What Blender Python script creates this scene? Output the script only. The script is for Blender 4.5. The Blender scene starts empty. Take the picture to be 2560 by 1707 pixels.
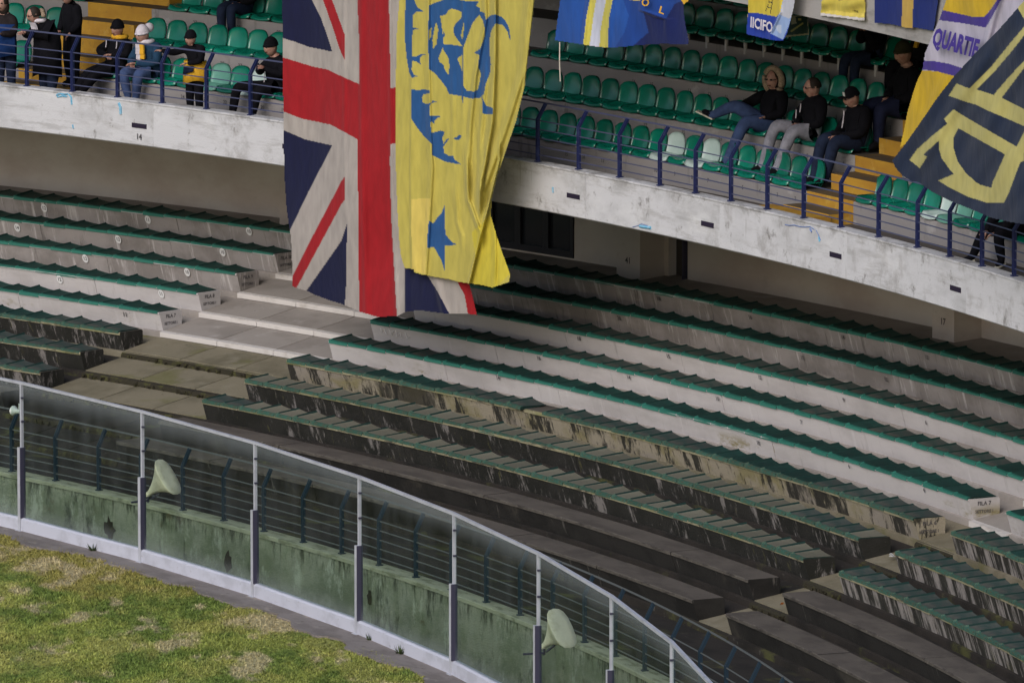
import bpy, math, random
import numpy as np
from mathutils import Vector, Matrix
random.seed(7); RNG = np.random.default_rng(7)
SC = bpy.context.scene
COL = SC.collection
# ------------------------------------------------------------------ camera, sky, sun, exposure
CAM_H, CAM_PITCH, CAM_F = 26.2583, 0.154312, 22292.97      # metres, radians, focal length in 1/2560 of the picture width
cam = bpy.data.cameras.new('camera'); cam_o = bpy.data.objects.new('camera', cam); COL.objects.link(cam_o)
cam_o.location = (0, 0, CAM_H); cam_o.rotation_euler = (math.pi/2 - CAM_PITCH, 0, 0)
cam.sensor_width = 36; cam.lens = CAM_F/2560*36; cam.clip_start = 1; cam.clip_end = 3000
SC.camera = cam_o
SUN_EL, SUN_AZ = math.radians(33), math.radians(207)       # azimuth clockwise from +y
w = bpy.data.worlds.new('World'); SC.world = w; w.use_nodes = True
nt = w.node_tree; bg = nt.nodes['Background']; sky = nt.nodes.new('ShaderNodeTexSky')
sky.sky_type = 'NISHITA'; sky.sun_disc = False; sky.sun_elevation = SUN_EL; sky.sun_rotation = SUN_AZ
sky.air_density = 1.0; sky.dust_density = 2.5; sky.ozone_density = 1.0
nt.links.new(sky.outputs[0], bg.inputs[0]); bg.inputs[1].default_value = 0.13
sun = bpy.data.lights.new('sun', 'SUN'); sun.energy = 1.5; sun.angle = math.radians(38); sun.color = (1, .985, 1)
sun_o = bpy.data.objects.new('sun', sun); COL.objects.link(sun_o)
sd = Vector((math.sin(SUN_AZ)*math.cos(SUN_EL), math.cos(SUN_AZ)*math.cos(SUN_EL), math.sin(SUN_EL)))
sun_o.rotation_euler = sd.to_track_quat('Z', 'Y').to_euler()
SC.view_settings.view_transform = 'Standard'; SC.view_settings.look = 'None'
SC.view_settings.exposure = 0.0; SC.view_settings.gamma = 1.0

# ------------------------------------------------------------------ geometry of the bowl: everything is concentric about (CX, CY)
CX, CY = -51.8871, 114.1663
R7, Z7, RD, RH, BH = 64.8408, 1.4873, 0.97434, 0.25474, 0.359
T0, T1, T2, T3 = 0.7777, 0.84834, 1.1513, 1.17215          # bench ends on the two aisles
TA, TB = 0.58, 1.38
RP, ZP, HP = 64.442, 4.932, 0.8126                          # balcony parapet
RG, HG, RW, ZW = 55.156, 2.570, 57.2465, 0.365              # glass screen, moat wall
UR, UZ, UD, UH, UF = 66.212, 5.7637, 0.95435, 0.53554, 5.385  # upper tier rows
SL0, SL1, SR0, SR1 = 0.7010, 0.7250, 1.0322, 1.0540         # yellow stairs
PP = 0.00802
def P(R, th, z=0.0): return Vector((CX + R*math.sin(th), CY + R*math.cos(th), z))
def rowR(k): return R7 + (k-7)*RD
def rowZ(k): return Z7 + (k-7)*RH
def Nv(th): return Vector((math.sin(th), math.cos(th), 0))    # outwards, away from the pitch
def Tv(th): return Vector((math.cos(th), -math.sin(th), 0))   # along the rows, to the right
def on_cyl(px, py, R):
    """where the line of sight through a point measured on the photograph meets the cylinder of radius R"""
    a = (px-1280)/CAM_F; b = -(py-853.5)/CAM_F; c, s = math.cos(CAM_PITCH), math.sin(CAM_PITCH)
    d = (a, c+b*s, -s+b*c); ox, oy = -CX, -CY
    A = d[0]**2+d[1]**2; B = 2*(ox*d[0]+oy*d[1]); C = ox*ox+oy*oy-R*R
    t = (-B+math.sqrt(B*B-4*A*C))/2/A
    return math.atan2(d[0]*t-CX, d[1]*t-CY), CAM_H+d[2]*t
def on_z(px, py, z):
    a = (px-1280)/CAM_F; b = -(py-853.5)/CAM_F; c, s = math.cos(CAM_PITCH), math.sin(CAM_PITCH)
    t = (z-CAM_H)/(-s+b*c); x = a*t-CX; y = (c+b*s)*t-CY
    return math.hypot(x, y), math.atan2(x, y)

# ------------------------------------------------------------------ object helpers
def tag(o, label=None, cat=None, group=None, kind=None):
    if label: o['label'] = label
    if cat: o['category'] = cat
    if group: o['group'] = group
    if kind: o['kind'] = kind
    return o
def link(name, me, parent=None, m=None):
    o = bpy.data.objects.new(name, me); COL.objects.link(o)
    if parent: o.parent = parent; o.matrix_parent_inverse = parent.matrix_basis.inverted()
    if m is not None and me is not None:
        for mm in (m if isinstance(m, (list, tuple)) else [m]): me.materials.append(mm)
    return o
def local(name, me, parent):
    o = bpy.data.objects.new(name, me); COL.objects.link(o); o.parent = parent; return o
def empty(name, loc, rz=0):
    o = bpy.data.objects.new(name, None); COL.objects.link(o); o.location = loc; o.rotation_euler = (0, 0, rz); o.empty_display_size = .1; return o
class MB:
    def __init__(s): s.v = []; s.f = []; s.uv = []; s.mi = []
    def quad(s, pts, uv=None, mi=0):
        n = len(s.v); s.v += [tuple(p) for p in pts]; s.f.append(tuple(range(n, n+len(pts))))
        s.uv.append(uv or [(p[0], p[2]) for p in pts]); s.mi.append(mi)
    def hexa(s, c, mi=0):   # eight corners: bottom ring then top ring
        for f in ((3,2,1,0),(4,5,6,7),(0,1,5,4),(1,2,6,5),(2,3,7,6),(3,0,4,7)): s.quad([c[i] for i in f], mi=mi)
    def box(s, c, ex, ey, ez, a, b, d, mi=0):
        c = Vector(c); ex = Vector(ex)*a/2; ey = Vector(ey)*b/2; ez = Vector(ez)*d/2
        s.hexa([c-ex-ey-ez, c+ex-ey-ez, c+ex+ey-ez, c-ex+ey-ez, c-ex-ey+ez, c+ex-ey+ez, c+ex+ey+ez, c-ex+ey+ez], mi)
    def tube(s, pts, r, n=6, mi=0):
        rings = []; up0 = Vector((0,0,1))
        for i, p in enumerate(pts):
            p = Vector(p); d = Vector(pts[min(i+1, len(pts)-1)]) - Vector(pts[max(i-1, 0)]); d.normalize()
            u = up0 if abs(d.z) < .9 else Vector((1,0,0)); a = d.cross(u).normalized(); b = a.cross(d)
            rr = r[i] if isinstance(r, (list, tuple)) else r
            rings.append([p + a*rr*math.cos(2*math.pi*j/n) + b*rr*math.sin(2*math.pi*j/n) for j in range(n)])
        for i in range(len(rings)-1):
            for j in range(n): s.quad([rings[i][j], rings[i][(j+1)%n], rings[i+1][(j+1)%n], rings[i+1][j]], mi=mi)
        s.quad(rings[0][::-1], mi=mi); s.quad(rings[-1], mi=mi)
    def ring(s, prof, t0, t1, n=None, closed=True, uo=0.0, mi=0, caps=True):
        """sweep a profile of (R, z) points round the bowl; uv = metres along, metres across"""
        if n is None: n = max(1, int(abs(t1-t0)/.008))
        L = len(prof); Rm = sum(p[0] for p in prof)/L; vv = [0]
        for i in range(L):
            a, b = prof[i], prof[(i+1)%L]; vv.append(vv[-1]+math.hypot(b[0]-a[0], b[1]-a[1]))
        for j in range(n):
            a, b = t0+(t1-t0)*j/n, t0+(t1-t0)*(j+1)/n
            for i in range(L if closed else L-1):
                p, q = prof[i], prof[(i+1)%L]
                ua, ub = Rm*a+uo, Rm*b+uo
                s.quad([P(p[0],a,p[1]), P(p[0],b,p[1]), P(q[0],b,q[1]), P(q[0],a,q[1])], [(ua,vv[i]),(ub,vv[i]),(ub,vv[i+1]),(ua,vv[i+1])], mi[i] if isinstance(mi, list) else mi)
        if closed and caps:
            for a, rev in ((t0, 0), (t1, 1)):
                pts = [P(p[0],a,p[1]) for p in prof]; uv = [(Rm*a+uo+p[0]*.9, p[1]-prof[0][1]) for p in prof]
                if not rev: pts = pts[::-1]; uv = uv[::-1]
                s.quad(pts, uv, mi[0] if isinstance(mi, list) else mi)
    def mesh(s, name, mats=None, smooth=False, weld=True):
        me = bpy.data.meshes.new(name); me.from_pydata(s.v, [], s.f)
        uvl = me.uv_layers.new(name='UVMap'); flat = np.array([c for f in s.uv for c in f], dtype=np.float32).ravel()
        uvl.data.foreach_set('uv', flat)
        me.polygons.foreach_set('material_index', np.array(s.mi, dtype=np.int32))
        if weld:
            import bmesh
            bm = bmesh.new(); bm.from_mesh(me); bmesh.ops.remove_doubles(bm, verts=bm.verts, dist=1e-5); bm.to_mesh(me); bm.free()
        if smooth: me.polygons.foreach_set('use_smooth', [True]*len(me.polygons))
        for m in (mats if isinstance(mats, (list, tuple)) else [mats] if mats else []): me.materials.append(m)
        return me
    def obj(s, name, mats, parent=None, smooth=False, weld=True): return link(name, s.mesh(name, mats, smooth, weld), parent)

# ------------------------------------------------------------------ materials
def mat(name, base, rough=.85, layers=(), coord='UV', bump=0.0, bscale=30, spec=.3, var=0.0, metal=0.0, sheen=0.0):
    """layers: (colour, (scale u, scale v), lo, hi, strength[, detail[, (v0, v1)]]) mixed one over the other by noise thresholds"""
    m = bpy.data.materials.new(name); m.use_nodes = True; t = m.node_tree; N = t.nodes; L = t.links
    b = N['Principled BSDF']; b.inputs['Roughness'].default_value = rough; b.inputs['Metallic'].default_value = metal
    b.inputs['Specular IOR Level'].default_value = spec
    if sheen: b.inputs['Sheen Weight'].default_value = sheen
    tc = N.new('ShaderNodeTexCoord'); src = tc.outputs[coord]
    rgb = N.new('ShaderNodeRGB'); rgb.outputs[0].default_value = (*base, 1); cur = rgb.outputs[0]
    if var:
        oi = N.new('ShaderNodeObjectInfo'); hs = N.new('ShaderNodeHueSaturation'); mr = N.new('ShaderNodeMapRange')
        L.new(oi.outputs['Random'], mr.inputs[0]); mr.inputs[3].default_value = 1-var; mr.inputs[4].default_value = 1+var
        L.new(mr.outputs[0], hs.inputs['Value']); L.new(cur, hs.inputs['Color']); cur = hs.outputs[0]
    sep = None
    for i, ly in enumerate(layers):
        col, sc, lo, hi, st = ly[:5]; det = ly[5] if len(ly) > 5 else 5
        mp = N.new('ShaderNodeMapping'); mp.inputs['Scale'].default_value = (sc[0], sc[1], sc[2] if len(sc) > 2 else sc[0]); mp.inputs['Location'].default_value = (i*7.3, i*3.1, i*1.7)
        L.new(src, mp.inputs[0]); n = N.new('ShaderNodeTexNoise'); n.inputs['Scale'].default_value = 1; n.inputs['Detail'].default_value = det; n.inputs['Roughness'].default_value = .74 if det > 6 else .62
        L.new(mp.outputs[0], n.inputs[0])
        r = N.new('ShaderNodeMapRange'); r.interpolation_type = 'SMOOTHSTEP'; r.inputs[1].default_value = lo; r.inputs[2].default_value = hi; r.inputs[4].default_value = st
        L.new(n.outputs[0], r.inputs[0]); fac = r.outputs[0]
        if len(ly) > 6 and ly[6]:
            if sep is None: sep = N.new('ShaderNodeSeparateXYZ'); L.new(src, sep.inputs[0])
            g = N.new('ShaderNodeMapRange'); g.interpolation_type = 'SMOOTHSTEP'; L.new(sep.outputs[1], g.inputs[0]); g.inputs[1].default_value, g.inputs[2].default_value = ly[6]
            mu = N.new('ShaderNodeMath'); mu.operation = 'MULTIPLY'; L.new(fac, mu.inputs[0]); L.new(g.outputs[0], mu.inputs[1]); fac = mu.outputs[0]
        mx = N.new('ShaderNodeMix'); mx.data_type = 'RGBA'; L.new(fac, mx.inputs[0]); L.new(cur, mx.inputs[6]); mx.inputs[7].default_value = (*col, 1); cur = mx.outputs[2]
    L.new(cur, b.inputs['Base Color'])
    if bump:
        n = N.new('ShaderNodeTexNoise'); n.inputs['Scale'].default_value = bscale; n.inputs['Detail'].default_value = 6; L.new(src, n.inputs[0])
        bp = N.new('ShaderNodeBump'); bp.inputs['Strength'].default_value = bump; bp.inputs['Distance'].default_value = .02; L.new(n.outputs[0], bp.inputs['Height']); L.new(bp.outputs[0], b.inputs['Normal'])
    return m
DK = (.022, .021, .017); MOSS = (.12, .11, .035)
M = {}
M['bench_clean'] = mat('pale painted concrete', (.51,.485,.485), .85, [((.36,.335,.33),(.5,1.2),.4,.7,.7), ((.60,.58,.585),(4,.5),.56,.70,.5,8), ((.24,.225,.21),(5,.7),.58,.74,.55,8), ((.2,.19,.17),(25,25),.68,.76,.5,3)], bump=.25)
M['bench_top'] = mat('streaked grey concrete', (.31,.285,.275), .9, [((.19,.172,.16),(.7,.8),.4,.62,.85), ((.55,.52,.51),(5,.5),.54,.66,.75,8), ((.11,.10,.09),(4,.6),.57,.70,.75,8), ((.1,.09,.08),(25,25),.68,.76,.5,3)], bump=.25)
M['bench_cream'] = mat('mossy cream concrete', (.30,.265,.20), .9, [((.20,.175,.07),(1.1,1.2),.46,.62,.7), ((.27,.24,.215),(.5,1.6),.48,.62,.7), (DK,(2.6,.7),.49,.555,.96,8), (DK,(.45,.2),.52,.60,.85,8), ((.05,.045,.03),(9,4),.58,.70,.6)], bump=.5)
M['bench_dirty'] = mat('blackened mouldy concrete', (.026,.025,.022), .92, [((.016,.016,.013),(1.3,1.4),.40,.60,.95), ((.25,.23,.22),(3.4,1.0),.545,.64,.85,8), ((.19,.175,.165),(8,1.6),.58,.68,.6,8), ((.14,.13,.05),(6,2),.62,.72,.4), ((.40,.38,.35),(16,9),.74,.78,.7,2)], bump=.5)
M['bench_stripe'] = mat('black and white weathered concrete', (.30,.275,.26), .92, [(DK,(3.0,.35),.455,.525,.97,8), ((.06,.06,.05),(8,2.6),.52,.68,.7), ((.16,.15,.07),(4,1),.6,.72,.4)], bump=.5)
M['bench_black'] = mat('dark bare concrete', (.024,.022,.020), .92, [((.011,.010,.009),(1,1.4),.42,.62,.8), ((.17,.155,.14),(6,.9),.64,.72,.6), ((.11,.095,.075),(.5,.5),.56,.7,.5), ((.34,.33,.31),(22,14),.755,.79,.8,2)], bump=.4)
M['edge_clean'] = mat('pale worn bench edge', (.50,.475,.48), .85, [((.36,.33,.31),(3,9),.5,.7,.7)], bump=.2)
M['edge_moss'] = mat('mossy cream bench edge', (.27,.245,.155), .9, [((.05,.045,.035),(2.2,9),.47,.60,.9,8), ((.40,.36,.26),(9,12),.58,.70,.7), ((.19,.19,.07),(1.1,3),.5,.64,.6)], bump=.3)
M['edge_dark'] = mat('worn brown bench edge', (.10,.088,.075), .9, [((.035,.03,.027),(2,8),.45,.62,.85,8), ((.20,.18,.15),(7,10),.60,.72,.6)], bump=.3)
M['top_brown'] = mat('brown bench top with painted toplight', (.105,.090,.076), .92, [((.066,.056,.048),(.8,1.6),.42,.62,.8), ((.12,.105,.085),(2.5,3),.55,.70,.6), ((.30,.28,.25),(22,20),.755,.79,.8,2)], bump=.35)  # brown tops, lightened against the bench faces for light from above
M['bench_clean7'] = mat('pale painted concrete with moss patches', (.51,.485,.485), .85, [((.36,.335,.33),(.5,1.2),.4,.7,.7), ((.60,.58,.585),(4,.5),.56,.70,.5,8), ((.24,.225,.21),(5,.7),.58,.74,.55,8), ((.20,.165,.05),(.42,.9),.56,.66,.9,8,(.33,.08)), ((.06,.055,.04),(9,7),.64,.72,.7,8)], bump=.25)
M['tread_clean'] = mat('pale concrete walkway', (.32,.29,.265), .9, [((.225,.20,.18),(.8,.8),.42,.66,.7), ((.44,.41,.39),(1.7,1.7),.55,.72,.5), ((.16,.145,.13),(7,7),.64,.74,.5)], bump=.3)
M['tread_mid'] = mat('brown mossy concrete walkway', (.205,.18,.125), .92, [((.13,.115,.075),(.9,.9),.42,.64,.8), ((.26,.235,.175),(1.5,1.5),.55,.70,.5), ((.12,.12,.03),(.7,1),.55,.72,.6), ((.07,.06,.04),(8,8),.62,.74,.6)], bump=.4)
M['tread_dark'] = mat('dark grimy concrete walkway with painted shade', (.030,.025,.021), .92, [((.013,.012,.010),(1,1.2),.42,.64,.8), ((.12,.125,.035),(.9,1),.56,.70,.55), ((.14,.13,.115),(5,5),.64,.74,.5), ((.4,.38,.35),(18,18),.76,.79,.7,2)], bump=.4)  # grime plus the shade of the footwells, both put into the near-black colour
M['nosing'] = mat('worn white nosing', (.56,.53,.51), .85, [((.36,.33,.30),(2,4),.5,.7,.7)], bump=.2)
M['gap_grime'] = mat('grime and weeds in joint', (.030,.026,.016), 1, [((.07,.07,.02),(6,6),.5,.65,.7)])
M['parapet'] = mat('stained white painted concrete', (.56,.56,.585), .8, [((.44,.44,.455),(.7,1.3),.45,.66,.8), ((.33,.32,.32),(1.3,1.1),.52,.70,.8,8), ((.70,.70,.71),(.5,.9),.56,.72,.6), ((.17,.16,.15),(3.0,2.2),.57,.69,.8,8), ((.17,.16,.15),(2.2,2.4),.47,.64,.7,7,(.55,.84)), ((.30,.29,.285),(.8,5),.50,.66,.5,8), ((.25,.245,.235),(9,.7),.63,.74,.6), ((.12,.11,.10),(14,9),.68,.74,.6,4)], bump=.3)
M['wall_beige'] = mat('beige plaster wall', (.56,.52,.485), .9, [((.42,.35,.315),(.35,.6),.4,.65,.7), ((.50,.47,.43),(.3,.9),.55,.7,.5), ((.33,.30,.27),(3,3),.6,.75,.3)], bump=.1)
M['upper_conc'] = mat('grey concrete step', (.28,.265,.265), .9, [((.26,.245,.24),(.9,1.2),.42,.66,.75), ((.13,.12,.115),(4,.9),.58,.74,.65), ((.47,.455,.45),(1.5,2),.58,.72,.5)], bump=.3)
M['upper_floor'] = mat('dirty brown concrete floor', (.09,.078,.070), .92, [((.085,.075,.065),(1,1),.45,.65,.7)], bump=.3)
M['beam'] = mat('grey board marked concrete', (.33,.315,.31), .9, [((.22,.21,.205),(.8,3),.45,.66,.8), ((.42,.41,.40),(1.5,6),.55,.7,.5), ((.14,.13,.13),(5,1.5),.62,.75,.5)], bump=.3)
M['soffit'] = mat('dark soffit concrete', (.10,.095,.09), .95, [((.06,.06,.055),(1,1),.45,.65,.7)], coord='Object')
M['moatwall'] = mat('mossy green moat wall', (.27,.285,.215), .92, [((.15,.175,.11),(.7,.9),.42,.60,.85,8), ((.46,.49,.40),(1.6,.9),.53,.66,.7,8), ((.032,.04,.026),(1.5,.55),.53,.66,.9,8), ((.03,.035,.022),(7,1.6),.47,.62,.9,8,(1.55,1.95)), ((.09,.07,.035),(1.2,1.6),.64,.72,.6)], bump=.5)
M['moatcap'] = mat('mossy wall coping', (.36,.37,.27), .9, [((.15,.16,.10),(2,6),.45,.65,.8)], bump=.4)
M['moatfloor'] = mat('dark moat floor', (.04,.045,.035), .95, coord='Object')
M['apron'] = mat('grey concrete apron', (.22,.195,.185), .92, [((.15,.13,.12),(1.2,2),.42,.64,.8), ((.36,.32,.28),(2.2,3),.58,.7,.6), ((.09,.08,.06),(6,7),.60,.74,.7)], bump=.5)
M['yellow'] = mat('worn yellow paint', (.50,.28,.035), .75, [((.40,.20,.03),(1.2,1.6),.4,.64,.7), ((.62,.42,.10),(3,3),.56,.7,.5), ((.12,.09,.05),(5,4),.60,.74,.75), ((.28,.24,.2),(9,5),.64,.72,.5)], bump=.2)
M['yellow_tread'] = mat('trodden yellow brown tread', (.13,.09,.045), .9, [((.09,.075,.06),(1.5,1.5),.42,.62,.9), ((.30,.19,.05),(2.5,2.5),.6,.7,.6)], bump=.2)
M['pad_green'] = mat('green plastic bench seat', (.030,.160,.122), .5, [((.020,.11,.085),(1.5,3),.4,.7,.7), ((.06,.24,.19),(6,6),.6,.75,.4)], var=.18, spec=.4)
M['pad_dark'] = mat('dark green plastic seat top', (.016,.052,.044), .5, [((.020,.038,.036),(1.3,2),.4,.65,.8), ((.05,.07,.066),(4,3),.6,.74,.5)], var=.3, spec=.4)
M['pad_worn'] = mat('faded grey green seat top', (.058,.068,.062), .7, [((.024,.055,.048),(1.5,2),.42,.6,.8), ((.11,.105,.085),(2.5,2),.52,.7,.6)], var=.2)
M['pad_moss'] = mat('mossy grey seat top', (.135,.130,.098), .9, [((.035,.075,.058),(1.1,2),.54,.66,.8), ((.22,.205,.16),(5,5),.55,.70,.7,8), ((.055,.05,.04),(5,4),.56,.70,.7,8)], var=.22)
M['pad_edge'] = mat('worn green seat edge', (.030,.105,.080), .75, [((.075,.075,.045),(9,14),.46,.58,.85), ((.20,.18,.12),(16,22),.60,.68,.6)], var=.2)
M['ridge'] = mat('dark green seat ridge', (.008,.030,.026), .6)  # darker green on the ridge, back and ends of each pad
M['seat'] = mat('glossy green plastic', (.004,.175,.118), .24, [((.003,.13,.088),(1.3,1.3,1.3),.4,.7,.6), ((.05,.15,.12),(9,9,9),.62,.74,.4)], coord='Object', var=.32, spec=.65)
M['seat_old'] = mat('faded pale green plastic', (.14,.36,.29), .4, [((.09,.26,.2),(3,3,3),.45,.65,.6)], coord='Object', spec=.45)
M['seat_pale'] = mat('bleached white green plastic', (.50,.62,.60), .4, [((.40,.53,.50),(3,3,3),.45,.65,.6)], coord='Object', spec=.45)
M['navy'] = mat('navy painted steel', (.014,.020,.085), .38, [((.05,.065,.16),(5,5,5),.5,.7,.5)], coord='Object', spec=.5)
M['rail'] = mat('dull steel blue rail', (.045,.05,.10), .45, coord='Object', spec=.5)
M['rail_green'] = mat('dull weathered rail', (.085,.09,.09), .6, coord='Object')
M['navy_dull'] = mat('dark teal painted steel', (.018,.035,.055), .5, coord='Object')
M['bracket'] = mat('pale galvanised bracket', (.45,.45,.46), .5, coord='Object')
M['alu'] = mat('pale grey painted steel', (.43,.445,.50), .45, [((.32,.33,.37),(3,3,3),.45,.65,.6)], coord='Object', spec=.5)
M['alu_dark'] = mat('dark post channel', (.05,.048,.08), .5, coord='Object')
M['plinth'] = mat('lilac white painted plinth', (.50,.515,.60), .6, [((.39,.40,.46),(2,2),.45,.65,.7), ((.2,.2,.2),(5,7),.64,.74,.6)], bump=.1)
M['black_ink'] = mat('black stencil paint', (.075,.07,.075), .8, coord='Object')
M['white_paint'] = mat('white paint', (.68,.68,.68), .7, coord='Object')
M['slot'] = mat('dark drain slot', (.018,.012,.03), .8, coord='Object')
M['cyan'] = mat('pale blue spray paint', (.16,.42,.60), .7, [((.40,.55,.65),(14,14,14),.45,.65,.8)], coord='Object')
M['blue_ink'] = mat('dark blue scribble paint', (.13,.20,.42), .7, coord='Object')
M['frame'] = mat('dark window frame', (.018,.018,.028), .4, coord='Object')
M['pane'] = mat('dark reflecting glass', (.018,.022,.03), .12, spec=.6, coord='Object')
M['door'] = mat('dark grey metal door', (.06,.055,.05), .6, coord='Object')
M['horn'] = mat('cream weathered fibreglass', (.84,.76,.60), .6, [((.62,.56,.40),(4,4,4),.45,.65,.7)], coord='Object')
M['rope'] = mat('cream cord', (.6,.56,.48), .9, coord='Object')
M['orange'] = mat('orange litter', (.8,.25,.06), .7, coord='Object')
M['skin'] = mat('skin', (.40,.235,.185), .6, [((.30,.13,.10),(16,16,16),.45,.62,.7)], coord='Object')
M['hair'] = mat('dark brown hair', (.02,.014,.011), .7, coord='Object')
M['fur'] = mat('tan fur trim', (.34,.26,.19), .95, [((.20,.15,.10),(40,40,40),.45,.6,.8)], coord='Object', bump=.8, bscale=80)
def cloth(n, c, v=.65): return mat(n, c, .9, [(tuple(x*v for x in c),(7,7,7),.42,.66,.8)], coord='Object', bump=.35, bscale=14, spec=.12)
M['c_black'] = cloth('black cloth', (.006,.006,.009)); M['c_navy'] = cloth('dark navy cloth', (.014,.018,.045)); M['c_coat'] = cloth('very dark brown coat', (.022,.018,.02))
M['c_denim'] = cloth('blue denim', (.055,.085,.19)); M['c_darkdenim'] = cloth('dark denim', (.016,.024,.052)); M['c_grey'] = cloth('pale grey trousers', (.26,.26,.31))
M['c_teal'] = cloth('petrol blue jacket', (.018,.05,.10)); M['c_yellow'] = cloth('golden yellow cloth', (.72,.40,.035)); M['c_white'] = cloth('off white knit', (.62,.58,.64), .8)
M['c_olive'] = cloth('dark olive knit', (.035,.035,.02)); M['shoe_white'] = cloth('off white sole', (.6,.57,.48)); M['c_blue'] = cloth('royal blue cloth', (.012,.04,.15)); M['shoe_brown'] = cloth('brown leather', (.09,.04,.03))
# fabric coloured by a printed design stored per vertex
def fabric(name, rough=.85, trans=.12):
    m = bpy.data.materials.new(name); m.use_nodes = True; t = m.node_tree; N = t.nodes; L = t.links; b = N['Principled BSDF']
    b.inputs['Roughness'].default_value = rough; b.inputs['Specular IOR Level'].default_value = .25; b.inputs['Sheen Weight'].default_value = .1
    a = N.new('ShaderNodeAttribute'); a.attribute_name = 'print'
    tc = N.new('ShaderNodeTexCoord'); mp = N.new('ShaderNodeMapping'); mp.inputs['Scale'].default_value = (5, 5, 1.6); L.new(tc.outputs['Object'], mp.inputs[0])
    n = N.new('ShaderNodeTexNoise'); n.inputs['Scale'].default_value = 1.6; n.inputs['Detail'].default_value = 7; L.new(mp.outputs[0], n.inputs[0])
    r = N.new('ShaderNodeMapRange'); r.inputs[1].default_value = .3; r.inputs[2].default_value = .7; r.inputs[3].default_value = .86; r.inputs[4].default_value = 1.08; L.new(n.outputs[0], r.inputs[0])
    hs = N.new('ShaderNodeHueSaturation'); L.new(a.outputs['Color'], hs.inputs['Color']); L.new(r.outputs[0], hs.inputs['Value']); L.new(hs.outputs[0], b.inputs['Base Color'])
    bp = N.new('ShaderNodeBump'); bp.inputs['Strength'].default_value = .5; bp.inputs['Distance'].default_value = .03; L.new(n.outputs[0], bp.inputs['Height']); L.new(bp.outputs[0], b.inputs['Normal'])
    tr = N.new('ShaderNodeBsdfTranslucent'); L.new(hs.outputs[0], tr.inputs[0]); mx = N.new('ShaderNodeMixShader'); mx.inputs[0].default_value = trans
    L.new(b.outputs[0], mx.inputs[1]); L.new(tr.outputs[0], mx.inputs[2]); L.new(mx.outputs[0], N['Material Output'].inputs[0]); return m
M['fabric'] = fabric('printed banner cloth')
def attr_mat(name, rough=.95, bump=.0):
    m = bpy.data.materials.new(name); m.use_nodes = True; t = m.node_tree; N = t.nodes; L = t.links; b = N['Principled BSDF']
    b.inputs['Roughness'].default_value = rough; b.inputs['Specular IOR Level'].default_value = .1
    a = N.new('ShaderNodeAttribute'); a.attribute_name = 'print'
    tc = N.new('ShaderNodeTexCoord'); n = N.new('ShaderNodeTexNoise'); n.inputs['Scale'].default_value = 9; n.inputs['Detail'].default_value = 8; L.new(tc.outputs['Object'], n.inputs[0])
    r = N.new('ShaderNodeMapRange'); r.inputs[1].default_value = .35; r.inputs[2].default_value = .65; r.inputs[3].default_value = .72; r.inputs[4].default_value = 1.3; L.new(n.outputs[0], r.inputs[0])
    hs = N.new('ShaderNodeHueSaturation'); L.new(a.outputs['Color'], hs.inputs['Color']); L.new(r.outputs[0], hs.inputs['Value']); L.new(hs.outputs[0], b.inputs['Base Color'])
    if bump:
        bp = N.new('ShaderNodeBump'); bp.inputs['Strength'].default_value = bump; bp.inputs['Distance'].default_value = .05; L.new(n.outputs[0], bp.inputs['Height']); L.new(bp.outputs[0], b.inputs['Normal'])
    return m
M['soil'] = attr_mat('patchy turf ground', bump=.6); M['blade'] = attr_mat('grass blades', .7)
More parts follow.
